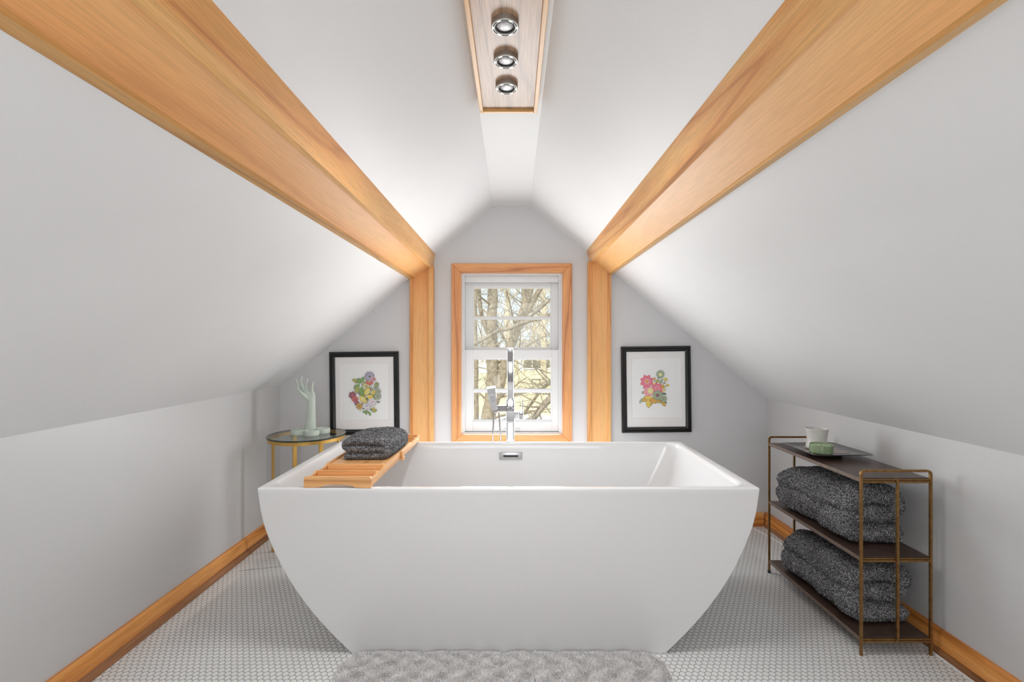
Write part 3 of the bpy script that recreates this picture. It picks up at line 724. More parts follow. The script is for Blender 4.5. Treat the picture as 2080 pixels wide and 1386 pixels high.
def picture(px, label, x0, x1, zt, zb_, art, mw=.0315, roll=0):
    cxp, czp = (x0+x1)/2, (zt+zb_)/2
    t = thing('framed_print', label, 'picture', (cxp, YB-.001, zb_), 'framed botanical prints on the gable wall')
    prof = [(0, 0), (0, -.016), (.003, -.020), (.011, -.020), (.013, -.016), (.016, -.018), (.019, -.018), (.021, -.014), (mw-.004, -.009), (mw, -.008), (mw, 0)]
    bm = NB(); cs = [(x0, zb_, 1, 1), (x1, zb_, -1, 1), (x1, zt, -1, -1), (x0, zt, 1, -1)]; R = []
    for (cx, cz, sx, sz) in cs: R.append([bm.verts.new((cx+a*sx, YB-.001+b, cz+a*sz)) for a, b in prof])
    for i in range(4):
        A, B = R[i], R[(i+1) % 4]
        for k in range(len(prof)-1): bm.faces.new((A[k], A[k+1], B[k+1], B[k]))
    obj('frame', bm, black_frame, t, False)
    m = mw-.002; wx0, wx1, wz0, wz1 = cxp-.133, cxp+.133, czp-.172, czp+.162
    wx0, wx1 = x0+.0605, x1-.0585; wz0, wz1 = zb_+.082, zt-.068
    bm = NB(); y = YB-.006                 # bevelled mat with its window
    o_ = [(x0+m, zb_+m), (x1-m, zb_+m), (x1-m, zt-m), (x0+m, zt-m)]; i_ = [(wx0, wz0), (wx1, wz0), (wx1, wz1), (wx0, wz1)]
    j_ = [(wx0+.002, wz0+.002), (wx1-.002, wz0+.002), (wx1-.002, wz1-.002), (wx0+.002, wz1-.002)]
    O = [bm.verts.new((a, y, b)) for a, b in o_]; I = [bm.verts.new((a, y, b)) for a, b in i_]; J = [bm.verts.new((a, y+.0018, b)) for a, b in j_]
    for k in range(4):
        bm.faces.new((O[k], O[(k+1) % 4], I[(k+1) % 4], I[k])); bm.faces.new((I[k], I[(k+1) % 4], J[(k+1) % 4], J[k]))
    obj('mat', bm, matboard, t, False, label='off white mat board')
    bm = NB(); box(bm, wx0-.01, wx1+.01, YB-.0038, YB-.002, wz0-.01, wz1+.01); pr = obj('print', bm, paper, t, False)
    bm = NB(); art(bm, YB-.0042); me = bpy.data.meshes.new('flower_drawing'); bm.to_mesh(me); bm.free(); finish('flower_drawing', me, inks, pr, False)
    bm = NB(); box(bm, x0+mw-.001, x1-mw+.001, YB-.0085, YB-.0075, zb_+mw-.001, zt-mw+.001); obj('glass', bm, pic_glass, t, False)
    t.rotation_euler.y = roll
    return t
kk = (YB-.005)/F
def art_left(bm, y):
    # coordinates in the 10.66x crop whose corner is pixel (680, 740)
    def q(a, b): return (((a/10.66+680)-VX)*kk, H-((b/10.66+740)-VY)*kk)
    s = kk/10.66; rnd = random.Random(4); yy = [y]
    def L(a, b, ln, w, ang, mi):
        x, z = q(a, b); yy[0] -= .000012
        ellipse_leaf(bm, x, z, ln*s*1.06, w*s*1.12, math.radians(ang), yy[0], IN); yy[0] -= .000012
        ellipse_leaf(bm, x, z, ln*s, w*s, math.radians(ang), yy[0], mi)
        yy[0] -= .000004; stroke(bm, [(x, z), (x+ln*s*.85*math.cos(math.radians(ang)), z+ln*s*.85*math.sin(math.radians(ang)))], 5*s, yy[0], IN)
    def D(a, b, r, mi):
        x, z = q(a, b); yy[0] -= .00001; disc(bm, x, z, r*s, yy[0], mi)
    def flower(a, b, r, n, mi, cmi):
        for k in range(n): L(a, b, r, r*.36, 360*k/n+17, mi)
        D(a, b, r*.22, cmi)
    def S(pts, w, mi): yy[0] -= .000008; stroke(bm, [q(*p) for p in pts], w*s, yy[0], mi)
    S([(770, 1120), (700, 1000), (620, 700), (590, 400)], 12, DG); S([(700, 1000), (840, 700), (780, 300)], 10, DG)
    for k in range(46):
        a = rnd.uniform(0, 2*PI); r = rnd.uniform(.2, 1); cx, cy = 690+250*r*math.cos(a), 660+370*r*math.sin(a)
        L(cx, cy, rnd.uniform(60, 110), rnd.uniform(14, 26), rnd.uniform(0, 360), rnd.choice([G, SA, OL, DG, WH, LI, SA, OL]))
    for (a, b, ln, w, an, mi) in ((570, 400, 190, 42, 158, OL), (570, 410, 150, 40, 60, G), (560, 430, 130, 44, 110, G), (560, 440, 160, 46, 215, G), (540, 480, 170, 44, 240, OL), (600, 480, 180, 44, 265, G), (630, 540, 170, 46, 255, G),
        (720, 500, 120, 34, 140, CR), (860, 480, 120, 42, 30, OL), (880, 600, 110, 40, 260, YE), (820, 620, 130, 36, 320, OL), (760, 980, 160, 32, 350, G), (600, 1030, 150, 24, 355, G), (790, 1120, 110, 24, 120, G), (820, 1040, 110, 34, 30, OL), (830, 1030, 100, 30, 70, YE)): L(a, b, ln, w, an, mi)
    flower(700, 480, 75, 6, CR, DG); flower(770, 380, 85, 7, RE, YE); flower(770, 270, 110, 11, LI, DG); flower(850, 330, 60, 6, PP, DG)
    flower(395, 670, 85, 6, PL, RE); flower(455, 760, 75, 6, RE, PL); flower(485, 835, 60, 5, PL, RE)
    flower(545, 910, 75, 8, OC, DG); flower(700, 900, 105, 6, WH, LI); flower(820, 820, 100, 6, WH, PP); flower(940, 700, 80, 8, SA, DG); flower(950, 600, 70, 7, SA, IN); flower(910, 500, 60, 6, SA, IN)
    L(660, 680, 200, 58, 55, YE); L(690, 660, 150, 24, 55, CR); L(545, 690, 220, 56, 318, YE); L(565, 705, 150, 26, 318, CR); L(700, 720, 150, 44, 8, YE); L(810, 660, 120, 34, 50, YE)
    for k in range(26):
        a = rnd.uniform(0, 2*PI); D(700+290*math.cos(a), 650+400*math.sin(a), rnd.uniform(7, 13), rnd.choice([IN, DG, PL, SA]))
def art_right(bm, y):
    # coordinates in the 5.776x crop whose corner is pixel (1220, 680)
    def q(a, b): return (((a/5.776+1220)-VX)*kk, H-((b/5.776+680)-VY)*kk)
    s = kk/5.776; yy = [y]; rnd = random.Random(9)
    def L(a, b, ln, w, ang, mi, line=IN):
        x, z = q(a, b); yy[0] -= .000012
        ellipse_leaf(bm, x, z, ln*s*1.05, w*s*1.12, math.radians(ang), yy[0], line); yy[0] -= .000012
        ellipse_leaf(bm, x, z, ln*s, w*s, math.radians(ang), yy[0], mi)
    def D(a, b, r, mi):
        x, z = q(a, b); yy[0] -= .00001; disc(bm, x, z, r*s, yy[0], mi)
    def S(pts, w, mi): yy[0] -= .000008; stroke(bm, [q(*p) for p in pts], w*s, yy[0], mi)
    def flower(a, b, r, n, mi, cmi, w=.32, ph=10, line=RE, cr=.2):
        for k in range(n): L(a, b, r, r*w, 360*k/n+ph, mi, line)
        for k in range(n): L(a, b, r*.6, r*w*.35, 360*k/n+ph, PP if mi == PK else mi, line)
        D(a, b, r*cr, cmi)
    S([(660, 700), (660, 600), (690, 500), (710, 470)], 9, DG); S([(660, 620), (640, 510)], 6, DG); S([(700, 640), (770, 530)], 6, DG); S([(690, 650), (790, 600)], 6, DG); S([(650, 700), (560, 560)], 8, DG)
    for (a, b, ln, w, an, mi) in ((590, 730, 120, 26, 205, OC), (500, 740, 75, 15, 240, SA), (600, 730, 120, 34, 255, OC), (610, 730, 90, 30, 300, OC), (560, 760, 100, 26, 275, YE), (600, 740, 80, 30, 170, YE), (690, 760, 80, 24, 320, OL), (720, 790, 70, 18, 312, OC), (670, 750, 60, 20, 290, OC),
        (700, 740, 110, 12, 320, DG), (720, 690, 60, 12, 350, DG), (640, 600, 60, 20, 100, CR), (700, 580, 60, 18, 60, SA), (740, 600, 60, 20, 200, OC), (700, 560, 50, 16, 150, OL), (730, 660, 50, 16, 30, CR), (500, 700, 40, 16, 80, SA), (500, 625, 30, 5, 0, DG)): L(a, b, ln, w, an, mi)
    flower(670, 635, 75, 8, PK, PK, .26); flower(550, 550, 82, 8, PK, OC, .27, 22); flower(570, 665, 62, 6, PP, CR, .42, 15); D(590, 660, 34, CR)
    flower(745, 755, 42, 8, SA, IN, .4, line=DG); flower(672, 712, 58, 9, SA, IN, .4, line=DG, cr=.36); D(672, 712, 14, PL)
    flower(708, 467, 50, 10, SA, DG, .3, line=DG); D(708, 470, 20, CR)
    for (a, b, r, mi) in ((640, 515, 14, OC), (770, 528, 22, YE), (795, 595, 18, YE), (735, 610, 22, OC), (735, 525, 9, SA), (760, 570, 9, DG), (775, 600, 8, DG), (745, 660, 18, CR), (590, 770, 10, RE), (710, 775, 10, PL), (672, 790, 8, LI)): flower(a, b, r, 6, mi, DG, .4, line=OC)
x0, _z = W(-370.5, 0); x1, _z = W(-230.5, 0)
picture('l', 'black framed print of a green and yellow flower bouquet, left of the window', x0, x1, W(0, -17.5)[1], W(0, -186)[1], art_left, roll=math.radians(-.7))
x0, _z = W(219.5, 0); x1, _z = W(360, 0)
picture('r', 'black framed print of a pink flower bouquet, right of the window', x0, x1, W(0, -6.5)[1], W(0, -181)[1], art_right, roll=math.radians(-.7))

# ------------------------------------------------------------------ low metal shelf unit at the right wall
sh = thing('shelf_unit', 'low brass rod shelf unit with three dark brown shelves at the right wall', 'shelf', (1.31, 1.95, 0))
SX0, SX1, SY0, SY1 = 1.190, 1.428, 1.655, 2.250; SXM = 1.310
r_ = .0038
def rod(pts, name='leg', rr=r_, sq=True):
    bm = NB(); tube(bm, pts, rr, n=8, square=sq, up=(0, 1, 0)); return obj(name, bm, brass, sh, smooth=not sq)
def arc3(c, r, a0, a1, y, n=5): return [(c[0]+r*math.cos(math.radians(a0+(a1-a0)*i/n)), y, c[1]+r*math.sin(math.radians(a0+(a1-a0)*i/n))) for i in range(n+1)]
for y, s in ((SY0, -1), (SY1, 1)):
    zt_ = .632; rc = .012
    for x, sg in ((SX0, 1), (SX1, -1)):
        a = [(x, y, .0), (x, y, .2), (x, y, .4), (x, y, zt_-rc)]
        rod(a)
    bm = NB(); pts = arc3((SX0+rc, zt_-rc), rc, 180, 90, y)+arc3((SX1-rc, zt_-rc), rc, 90, 0, y)
    tube(bm, pts, r_, square=True, up=(0, 1, 0)); obj('top_rail', bm, brass, sh, False)
    yo = y+s*.006
    rod([(SXM, y-s*.002, .606), (SXM, yo, .592), (SXM, yo, .345), (SXM, yo, .30), (SXM, yo, .07), (SXM, y-s*.002, .044)], 'centre_rod', .0036)
    for z in (.598, .328, .052):
        bm = NB()
        for (a, b) in ((SX0+r_, SXM-.004), (SXM+.004, SX1-r_)):
            box(bm, a, b, y-.004 if s < 0 else y-.002, y+.002 if s < 0 else y+.004, z-.0075, z-.0005, .001, 1); box(bm, a, b, y-.003, y+.003, z+.001, z+.006, .001, 1)
        obj('end_rail', bm, brass, sh)
for z in (.598, .328, .052):
    bm = NB(); box(bm, SX0-.003, SX1+.001, SY0+.0045, SY1-.0045, z-.006, z+.008, .0015, 1)
    s_o = obj('shelf', bm, [leather, board_edge], sh)
    for f in s_o.data.polygons:
        if abs(f.normal.x) > .7: f.material_index = 1
for x in (SX0, SX1):
    for y in (SY1,):
        bm = NB(); lathe(bm, [(0, 0), (.0062, 0), (.0066, .010), (.0048, .013), (0, .013)], x, y, 12); obj('foot_cap', bm, black_slot if y == SY1 else brass, sh)

# towels on the shelves
def big_towel(zb, x0, x1, ht, y0, y1, seed, n, label, flare):
    L3 = ht/3; th = L3*.98
    m = L3/2
    p = [(x1-m-.012, zb+m), (x0+.09, zb+m), (x0+m+.01, zb+m+.004), (x0+m*.7, zb+L3), (x0+m+.01, zb+L3*1.5-.004), (x0+.09, zb+L3*1.5), (x1-m-.02, zb+L3*1.5), (x1-m*.7, zb+L3*2.0), (x1-m-.01, zb+L3*2.46), (x0+.10, zb+L3*2.48), (x0+.055, zb+L3*2.36), (x0+.035, zb+L3*1.95)]
    bm = folded(p, th, y0, y1, 40, .0145, seed, .055, flare)
    return terry('bath_towel', bm, n, int(seed), label, .0070, .0012)
big_towel(.3375, 1.190, 1.437, .205, 1.745, 2.205, 21.3, 130000, 'bulky dark grey marled towel folded on the middle shelf',
          lambda t: (1.0-.03*t, 1.06-.20*t, -.004))
big_towel(.0615, 1.196, 1.446, .205, 1.725, 2.185, 47.7, 130000, 'bulky dark grey marled towel folded on the bottom shelf',
          lambda t: (1.0-.04*t, 1.05-.14*t-.10*max(0, t-.75)*4, -.004))

# square plate with cup and candle on the shelf top
pz = .6065
pc = P(1668, 905, 2.03); pcx, pcy = 1.300, 2.02
pl = thing('serving_plate', 'black footed square plate with brown glazed centre on the shelf unit', 'plate', (pcx, pcy, pz))
bm = NB(); rings = []
prf = [(.045, 0, .004), (.046, .001, .004), (.044, .012, .006), (.060, .0135, .010), (.118, .0195, .018), (.122, .0215, .018), (.120, .0235, .018), (.098, .0195, .016), (.072, .0165, .014)]
M = Matrix.Translation((pcx, pcy, pz)) @ Matrix.Rotation(math.radians(2), 4, 'Z')
for hw, z, r in prf: rings.append([bm.verts.new(M @ Vector((x, y, z))) for x, y in rrect(-hw, hw, -hw, hw, r, 5)])
for a, b in zip(rings[:-1], rings[1:]):
    for k in range(len(a)): bm.faces.new((a[k], a[(k+1) % len(a)], b[(k+1) % len(a)], b[k]))
bm.faces.new(rings[0]); bm.faces.new(rings[-1])
obj('plate_body', bm, black_plate, pl)
bm = NB(); vs_ = []
a = [bm.verts.new(M @ Vector((x, y, .0172))) for x, y in rrect(-.066, .066, -.066, .066, .014, 5)]; b = [bm.verts.new(M @ Vector((x, y, .0160))) for x, y in rrect(-.066, .066, -.066, .066, .014, 5)]
bm.faces.new(a); bm.faces.new(b)
for k in range(len(a)): bm.faces.new((a[k], a[(k+1) % len(a)], b[(k+1) % len(a)], b[k]))
obj('glazed_centre', bm, brown_plate, pl, label='brown glazed centre')
cz_ = pz+.0173; cc = (P(1659, 880, 2.045).x, 2.045)
cup = thing('cup', 'white flared stoneware cup at the back of the black plate', 'cup', (cc[0], cc[1], cz_))
bm = NB(); lathe(bm, [(0, cz_+.002), (.040, cz_+.002), (.0415, cz_+.006), (.040, cz_+.016), (.0368, cz_+.030), (.0372, cz_+.046), (.0405, cz_+.066), (.0440, cz_+.080), (.0455, cz_+.0845), (.0448, cz_+.086), (.0425, cz_+.084),
          (.0385, cz_+.066), (.035, cz_+.046), (.0345, cz_+.030), (.036, cz_+.014), (.03, cz_+.008), (0, cz_+.008)], cc[0], cc[1], 48); obj('cup_body', bm, white_ceramic, cup)
bm = NB(); lathe(bm, [(0, cz_), (.0385, cz_), (.040, cz_+.0019), (0, cz_+.0019)], cc[0], cc[1], 48); obj('foot', bm, stone_bottom, cup, label='unglazed brown foot')
cd = (P(1668, 900, 1.965).x, 1.965)
can = thing('candle', 'small green glass tub candle in front of the white cup', 'candle', (cd[0], cd[1], cz_))
bm = NB(); R = .0425
lathe(bm, [(0, cz_), (R-.004, cz_), (R, cz_+.003), (R, cz_+.034), (R-.0015, cz_+.0355), (R-.003, cz_+.034), (R-.003, cz_+.006), (0, cz_+.006)], cd[0], cd[1], 48); obj('glass_tub', bm, green_glass, can)
bm = NB(); lathe(bm, [(0, cz_+.0062), (R-.0034, cz_+.0062), (R-.0034, cz_+.029), (0, cz_+.0286)], cd[0], cd[1], 40); wx_ = obj('wax', bm, wax, can)
bm = NB(); tube(bm, [(cd[0], cd[1], cz_+.028), (cd[0]+.001, cd[1], cz_+.034)], .0009, 6); obj('wick', bm, black_slot, wx_)

# ------------------------------------------------------------------ ceiling light rail
FX0, FX1, FY1, FY0 = -.112, .079, 1.612, .62; cz0_ = T_L[1]; fb = H+.765
lr = thing('ceiling_light', 'oak ceiling light bar with three round spotlights on the flat ridge ceiling', 'light', ((FX0+FX1)/2, 1.1, cz0_))
bm = NB(); box(bm, FX0+.006, FX1-.006, FY0+.003, FY1-.003, fb+.010, fb+.022); obj('panel', bm, pale_oak['y'], lr, False, label='pale limed oak panel')
for (a, b) in ((FX0, FX0+.0125), (FX1-.0125, FX1)):
    bm = NB(); box(bm, a, b, FY0, FY1, fb, cz0_-.0005 if False else fb+.0385, .0012, 1); obj('side_rail', bm, frame_oak['y'], lr)
for (a, b) in ((FY0, FY0+.0125), (FY1-.0125, FY1)):
    bm = NB(); box(bm, FX0+.0126, FX1-.0126, a, b, fb+.0005, fb+.0385, .001, 1); obj('end_rail', bm, frame_oak['x'], lr)
for x in (FX0+.006, FX1-.006):
    bm = NB(); lathe(bm, [(0, fb-.0004), (.0022, fb-.0004), (.0022, fb+.001), (0, fb+.001)], x, FY1-.014, 10); obj('screw', bm, black_slot if x < 0 else nickel, lr)
for y, px in ((1.168, 1025), (1.311, 1028), (1.449, 1029)):
    x = -.0205; zb2 = fb-.004; R = .0335
    bm = NB(); lathe(bm, [(R-.0005, fb+.0099), (R, zb2+.002), (R-.0015, zb2), (.0255, zb2-.0003), (.0240, zb2+.0012), (.0225, zb2+.003), (.022, fb+.0099), (R-.0005, fb+.0099)], x, y, 56); h_ = obj('spotlight', bm, nickel, lr, label='satin nickel spotlight ring')
    bm = NB(); lathe(bm, [(.0235, zb2+.0016), (.0215, zb2+.0006), (.0205, zb2+.0020), (.0205, zb2+.006), (.0235, zb2+.006), (.0235, zb2+.0016)], x, y, 48); obj('gasket', bm, black_slot, h_)
    bm = NB(); lathe(bm, [(0, zb2+.0015), (.008, zb2+.0019), (.016, zb2+.0032), (.0206, zb2+.0052), (.0206, zb2+.007), (0, zb2+.007)], x, y, 40); obj('lens', bm, lens_mat, h_)
    bm = NB()
    for k in range(6):                      # vent slots round the ring
        for j in range(6):
            a0 = math.radians(k*60+12+j*6); a1 = a0+math.radians(6)
            vs = [(x+r*math.cos(a), y+r*math.sin(a), zb2-.0008) for r, a in ((.0272, a0), (.0272, a1), (.0298, a1), (.0298, a0))]
            f1 = [bm.verts.new(v) for v in vs]; f2 = [bm.verts.new((v[0], v[1], v[2]+.0012)) for v in vs]
            bm.faces.new(f1); bm.faces.new(f2)
            for q in range(4): bm.faces.new((f1[q], f1[(q+1) % 4], f2[(q+1) % 4], f2[q]))
    obj('vent_slots', bm, black_slot, h_, False)
# mounting block between the bar and the ceiling
bm = NB(); box(bm, FX0+.013, FX1-.013, FY0+.013, FY1-.013, fb+.0222, cz0_); obj('mounting_block', bm, frame_oak['y'], lr, False)

# ------------------------------------------------------------------ shaggy bath mat
bm = NB(); nx, ny = 90, 60; rx0, rx1, ry0, ry1 = -.565, .497, 1.02, 1.652; g = {}
def inside(x, y, r=.075):
    qx = max(rx0+r-x, x-(rx1-r), 0); qy = max(ry0+r-y, y-(ry1-r), 0); return math.hypot(qx, qy)-r
outl = []
for k in range(200):
    outl.append(k)
ringsr = []
for s in [1, .995, .97, .93, .85, .7, .5, .25]:
    pts = rrect(rx0, rx1, ry0, ry1, .075, 14); cxr, cyr = (rx0+rx1)/2, (ry0+ry1)/2
    # subdivide straight sides
    full = []
    for i in range(len(pts)):
        p, q = pts[i], pts[(i+1) % len(pts)]; L_ = math.hypot(q[0]-p[0], q[1]-p[1]); m = max(1, int(L_/.03))
        for j in range(m): full.append((p[0]+(q[0]-p[0])*j/m, p[1]+(q[1]-p[1])*j/m))
    o = (1-s)*.30
    z = .004 if s == 1 else .012+.003*min(1, (1-s)*12)
    rg = []
    for (x, y) in full:
        dx, dy = x-cxr, y-cyr
        xx = cxr+dx*(1-o*1.0) if s > .9 else cxr+dx*s; yy_ = cyr+dy*(1-o*1.6) if s > .9 else cyr+dy*s
        w = mnoise.noise(Vector((x*7, y*7, 3.3)))*.004 if s >= .97 else 0
        rg.append(bm.verts.new((xx+w, yy_+w-.004 if y > cyr else yy_+w, z+.003*mnoise.noise(Vector((xx*11, yy_*11, 0))))))
    ringsr.append(rg)
bot = [bm.verts.new((v.co.x, v.co.y, .0)) for v in ringsr[0]]; ringsr = [bot]+ringsr
for a, b in zip(ringsr[:-1], ringsr[1:]):
    for k in range(len(a)): bm.faces.new((a[k], a[(k+1) % len(a)], b[(k+1) % len(a)], b[k]))
bm.faces.new(ringsr[0]); bm.faces.new(ringsr[-1]); bmesh.ops.recalc_face_normals(bm, faces=bm.faces[:])
me = bpy.data.meshes.new('bath_mat'); bm.to_mesh(me); bm.free()
def front_bias(c, nr): return np.where(nr[:, 2] < -.5, 0, np.where(c[:, 1] > 1.40, 1.0, .35))
me2 = add_tufts(me, 200000, .012, .0016, 77, clump=70, tilt=.42, skip=front_bias)
mt = finish('bath_mat', me2, rug_mat, None, False); tag(mt, 'pale grey shaggy bath mat on the floor in front of the bathtub', 'bath mat'); base_origin(mt)

# ------------------------------------------------------------------ outdoors
grass = M_plain('dry_grass', rgb(226, 210, 168), .95, var=.16, vs=3)
snow = M_plain('pale_gravel', rgb(222, 220, 214), .95, var=.05, vs=2)
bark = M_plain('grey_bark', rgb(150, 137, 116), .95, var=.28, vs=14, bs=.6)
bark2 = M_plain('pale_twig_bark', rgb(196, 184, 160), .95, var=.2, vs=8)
siding = M_plain('white_siding', rgb(236, 236, 236), .7, var=.03)
house_glass = M_plain('dark_house_windows', rgb(134, 132, 120), .3, var=.2, vs=2)
roof_m = M_plain('grey_shingles', rgb(150, 146, 140), .9, var=.15, vs=4)
def gz(d): return -4.2+.03*d
bm = NB(); vs = [bm.verts.new(p) for p in ((-60, 4, gz(4)-.0), (60, 4, gz(4)), (60, 140, gz(140)), (-60, 140, gz(140)))]; bm.faces.new(vs)
b2 = [bm.verts.new((v.co.x, v.co.y, v.co.z-.5)) for v in vs]; bm.faces.new(b2)
for k in range(4): bm.faces.new((vs[k], vs[(k+1) % 4], b2[(k+1) % 4], b2[k]))
g_ = setting('lawn', bm, grass, smooth=False)
bm = NB(); vs = []
for (x, y) in ((-30, 25), (30, 25.6), (30, 29.6), (-30, 28.6)): vs.append(bm.verts.new((x, y, gz(y)+.02)))
bm.faces.new(vs); b2 = [bm.verts.new((v.co.x, v.co.y, v.co.z-.06)) for v in vs]; bm.faces.new(b2)
for k in range(4): bm.faces.new((vs[k], vs[(k+1) % 4], b2[(k+1) % 4], b2[k]))
setting('driveway', bm, snow, smooth=False)

def limb(bm, p, d, L, r, depth, rnd, spread, n, up=.12, maxseg=5, thin=.0):
    pts = [p.copy()]; rs = [r]; q = p.copy(); dd = d.normalized()
    for i in range(maxseg):
        dd = (dd+Vector((rnd.gauss(0, .16), rnd.gauss(0, .16), rnd.gauss(0, .10)+up*.4))).normalized()
        q = q+dd*L/maxseg; pts.append(q.copy()); rs.append(r*(1-.62*(i+1)/maxseg))
    tube(bm, pts, rs, n=max(3, n), caps=False)
    if depth <= 0: return
    k = rnd.choice(spread)
    for j in range(k):
        t = .25+.75*(j+rnd.random())/k; i = min(maxseg-1, int(t*maxseg)); f = t*maxseg-i
        a = pts[i].lerp(pts[i+1], f); base = (pts[i+1]-pts[i]).normalized()
        side = base.cross(Vector((rnd.gauss(0, 1), rnd.gauss(0, 1), rnd.gauss(0, 1)))).normalized()
        nd = (base*.65+side*rnd.uniform(.5, 1.0)).normalized()
        limb(bm, a, nd, L*rnd.uniform(.45, .68), max(rs[i]*rnd.uniform(.4, .6), .004), depth-1, rnd, spread, n-1, up, max(3, maxseg-1))
def pathlimb(bm, pix, d, r0, r1, rnd, twigs=6, tl=1.2, n=8, depth=1, dz=0):
    pts = [P(x, y, d+dz*i/(len(pix)-1)) for i, (x, y) in enumerate(pix)]
    # smooth
    for _ in range(2):
        q = [pts[0]]
        for a, b in zip(pts[:-1], pts[1:]): q += [a.lerp(b, .25), a.lerp(b, .75)]
        pts = q+[pts[-1]]
    m = len(pts); tube(bm, pts, [r0+(r1-r0)*i/(m-1)+rnd.uniform(-.05, .05)*r0 for i in range(m)], n=n, caps=True)
    for k in range(twigs):
        i = rnd.randrange(1, m-1); base = (pts[i+1]-pts[i]).normalized(); side = base.cross(Vector((rnd.gauss(0, 1), rnd.gauss(0, 1), rnd.gauss(0, 1)))).normalized()
        limb(bm, pts[i], base*.5+side, tl*rnd.uniform(.5, 1.2), max(.006, r1*.35), depth, rnd, [3, 4], 4, .05, 4)
def tree(name, label, base, build, mat):
    t = thing(name, label, 'tree', base, 'bare trees outside the window')
    bm = NB(); build(bm); obj('trunk', bm, mat, t, 'full'); return t
rn = random.Random(12)
def tA(bm):                                 # forked tree seen in the middle of the window
    d = 12
    pathlimb(bm, [(985, 1040), (985, 900), (990, 850), (1000, 800), (1001, 735), (998, 660), (1002, 600), (996, 520), (1000, 400)], d, .20, .10, rn, 12, 1.6, 10, 2)
    pathlimb(bm, [(988, 870), (1002, 820), (1018, 770), (1029, 725), (1046, 680), (1068, 620), (1082, 560), (1096, 480)], d, .15, .09, rn, 14, 1.5, 10, 2)
    pathlimb(bm, [(1066, 640), (1090, 600), (1112, 560), (1140, 520)], d, .08, .05, rn, 6, 1.2, 8, 2)
    pathlimb(bm, [(998, 690), (975, 640), (972, 560), (960, 500)], d, .07, .03, rn, 6, 1.2, 8, 2)
    pathlimb(bm, [(1066, 622), (1064, 570), (1060, 480)], d, .08, .05, rn, 4, 1.2, 8, 2)
bA = P(985, 1040, 12); tree('bare_tree', 'bare forked tree standing nearest the middle of the window', (bA.x, 12, gz(12)), tA, bark)
def tB(bm):
    d = 9
    pathlimb(bm, [(966, 1200), (966, 900), (966, 850), (965, 790), (966, 740), (962, 640), (968, 500)], d, .07, .05, rn, 8, 1.2, 9, 2)
bB = P(966, 1200, 9); tree('bare_tree', 'slim bare tree at the left edge of the lower sash', (bB.x, 9, gz(9)), tB, bark)
def tC(bm):                                 # tree right of the window whose limbs cross the panes
    d = 7
    pathlimb(bm, [(1220, 1500), (1215, 1200), (1200, 1000), (1180, 900), (1170, 800), (1200, 600), (1240, 400)], d, .17, .09, rn, 4, 1.4, 10, 1)
    pathlimb(bm, [(1185, 770), (1140, 795), (1115, 812), (1098, 830), (1086, 848), (1062, 862), (1030, 880)], d, .055, .040, rn, 8, .7, 9, 1)
    pathlimb(bm, [(1180, 745), (1125, 772), (1098, 792), (1080, 820), (1066, 838)], d, .035, .02, rn, 6, .7, 8, 1, 1.0)
    pathlimb(bm, [(1190, 610), (1120, 640), (1080, 650), (1052, 660), (1034, 668), (1012, 671), (992, 684), (962, 700), (930, 720)], d, .034, .020, rn, 12, .7, 8, 2)
    pathlimb(bm, [(1200, 560), (1120, 605), (1090, 633), (1070, 648)], d, .03, .018, rn, 6, .6, 8, 1)
    pathlimb(bm, [(1010, 560), (1030, 592), (1052, 618), (1078, 645), (1100, 660), (1120, 683), (1150, 700)], d, .009, .007, rn, 6, .5, 6, 1)
    pathlimb(bm, [(955, 598), (1000, 598), (1020, 590), (1060, 570)], d, .007, .005, rn, 5, .5, 6, 1)
    pathlimb(bm, [(1160, 760), (1118, 760), (1090, 748), (1060, 742), (1040, 730)], d, .010, .006, rn, 6, .5, 6, 1)
    pathlimb(bm, [(950, 752), (970, 746), (992, 750), (1000, 765)], d, .010, .007, rn, 4, .5, 6, 1)
bC = P(1220, 1500, 7); tree('bare_tree', 'thick limbed bare tree just right of the window with branches crossing it', (bC.x, 7, gz(7)), tC, bark)
# background woods: three trees, copied
protos = []
for s in range(3):
    r2 = random.Random(40+s); t = thing('woodland_tree', 'bare grey brown tree in the woods beyond the lawn', 'tree', (0, 0, 0), 'woodland trees beyond the lawn')
    bm = NB()
    tube(bm, [(0, 0, -.3), (.1, 0, 2.5), (0, .1, 5), (.1, 0, 8), (0, 0, 12)], [.28, .22, .18, .12, .05], n=7, caps=False)
    for k in range(20):
        z = 1.2+9.5*k/20; a = k*2.4+r2.random()
        limb(bm, Vector((0, 0, z)), Vector((math.cos(a), math.sin(a), r2.uniform(.15, .9))), r2.uniform(2.4, 4.2)*(1-.03*k), .06, 3, r2, [3, 4, 4], 4, .15, 4)
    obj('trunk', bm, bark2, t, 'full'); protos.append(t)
r3 = random.Random(5); spots = []
for i in range(22):
    d = 36+r3.random()*42 if i > 7 else 64+i*2.0
    u = -.115+.23*((i*7) % 22)/21+r3.uniform(-.01, .01)
    spots.append((u*d*1.15, d))
spots.sort(key=lambda q: q[1]); keep = []
for q in spots:
    if all(math.hypot(q[0]-w_[0], q[1]-w_[1]) > 3.4 for w_ in keep): keep.append(q)
spots = keep
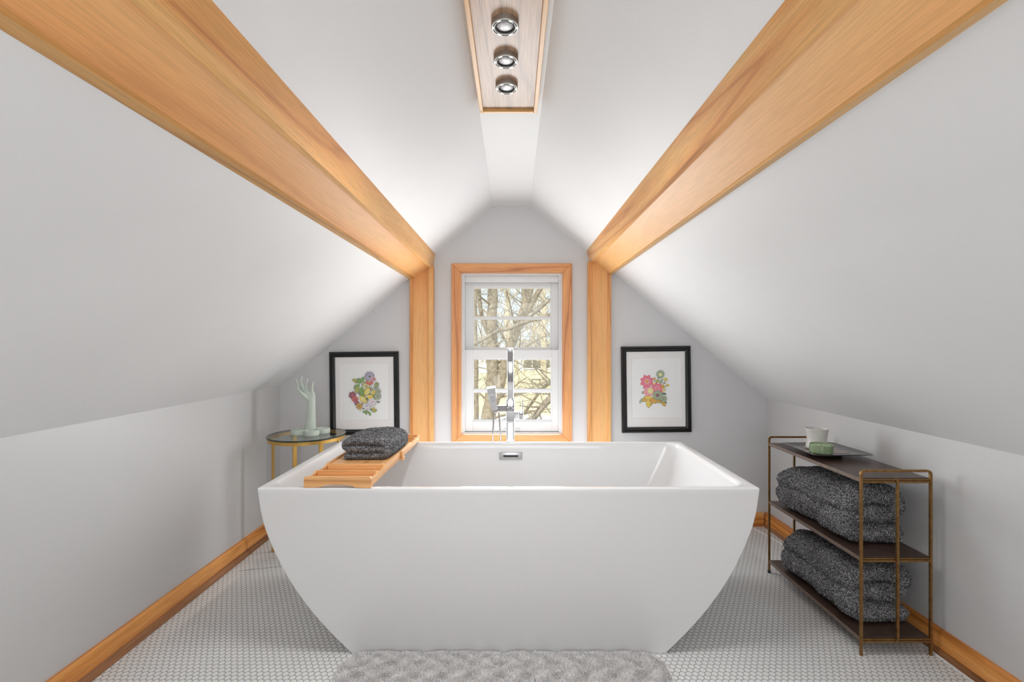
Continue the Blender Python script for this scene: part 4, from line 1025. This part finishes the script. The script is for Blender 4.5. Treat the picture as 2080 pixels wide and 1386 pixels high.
for i, (x, y) in enumerate(spots):
    if i < 3: t = protos[i]; 
    else:
        src = protos[i % 3]; t = src.copy(); C.objects.link(t)
        for ch in src.children: c = ch.copy(); C.objects.link(c); c.parent = t
    t.location = (x, y, gz(y)); t.rotation_euler.z = r3.uniform(0, 6.28); k = r3.uniform(.8, 1.25); t.scale = (k, k, k)
# houses
def house(name, label, x0, x1, y, z0, z1, rz, wins):
    t = thing(name, label, 'house', ((x0+x1)/2, y, z0), 'houses beyond the lawn')
    bm = NB(); box(bm, x0, x1, y, y+7, z0-.6, z1); obj('wall', bm, siding, t, False)
    bm = NB(); prism(bm, [(y-.5, z1), (y+7.5, z1), (y+3.5, rz)], x0-.4, x1+.4, 'x'); obj('roof', bm, roof_m, t, False)
    for (a, b, c_, d_, nm) in wins:
        bm = NB(); box(bm, a, b, y-.06, y+.02, c_, d_); w = obj('window', bm, house_glass, t, False)
        bm = NB()
        for k in range(nm+1):
            xx = a+(b-a)*k/nm; box(bm, xx-.05, xx+.05, y-.10, y-.055, c_, d_)
        box(bm, a-.05, b+.05, y-.12, y-.055, c_-.14, c_); box(bm, a-.05, b+.05, y-.10, y-.055, d_, d_+.08); obj('window_frame', bm, siding, w, False)
hk = 60/F
house('house', 'pale house with a long band of windows beyond the lawn at right', 12*hk, 130*hk, 60, gz(60), H-(718-VY)*hk, H-(690-VY)*hk, [(20*hk, 110*hk, H-(748-VY)*hk, H-(732-VY)*hk, 5)])
house('house', 'white sided house beyond the lawn at left', -120*hk, -50*hk, 57, gz(57), H-(722-VY)*hk, H-(690-VY)*hk, [(-100*hk, -72*hk, H-(742-VY)*hk, H-(733-VY)*hk, 2)])
bp = P(1087, 775, 48); bz = gz(46)
bn = thing('garden_bench', 'small dark bench on the dry lawn seen through the lower sash', 'bench', (bp.x, 46, bz))
bm = NB(); box(bm, bp.x-.44, bp.x+.44, 45.8, 46.2, bz+.36, bz+.46); obj('seat', bm, bark, bn, False)
for sx in (-.36, .36):
    bm = NB(); box(bm, bp.x+sx-.04, bp.x+sx+.04, 45.85, 46.15, bz-.02, bz+.36); obj('leg', bm, bark, bn, False)
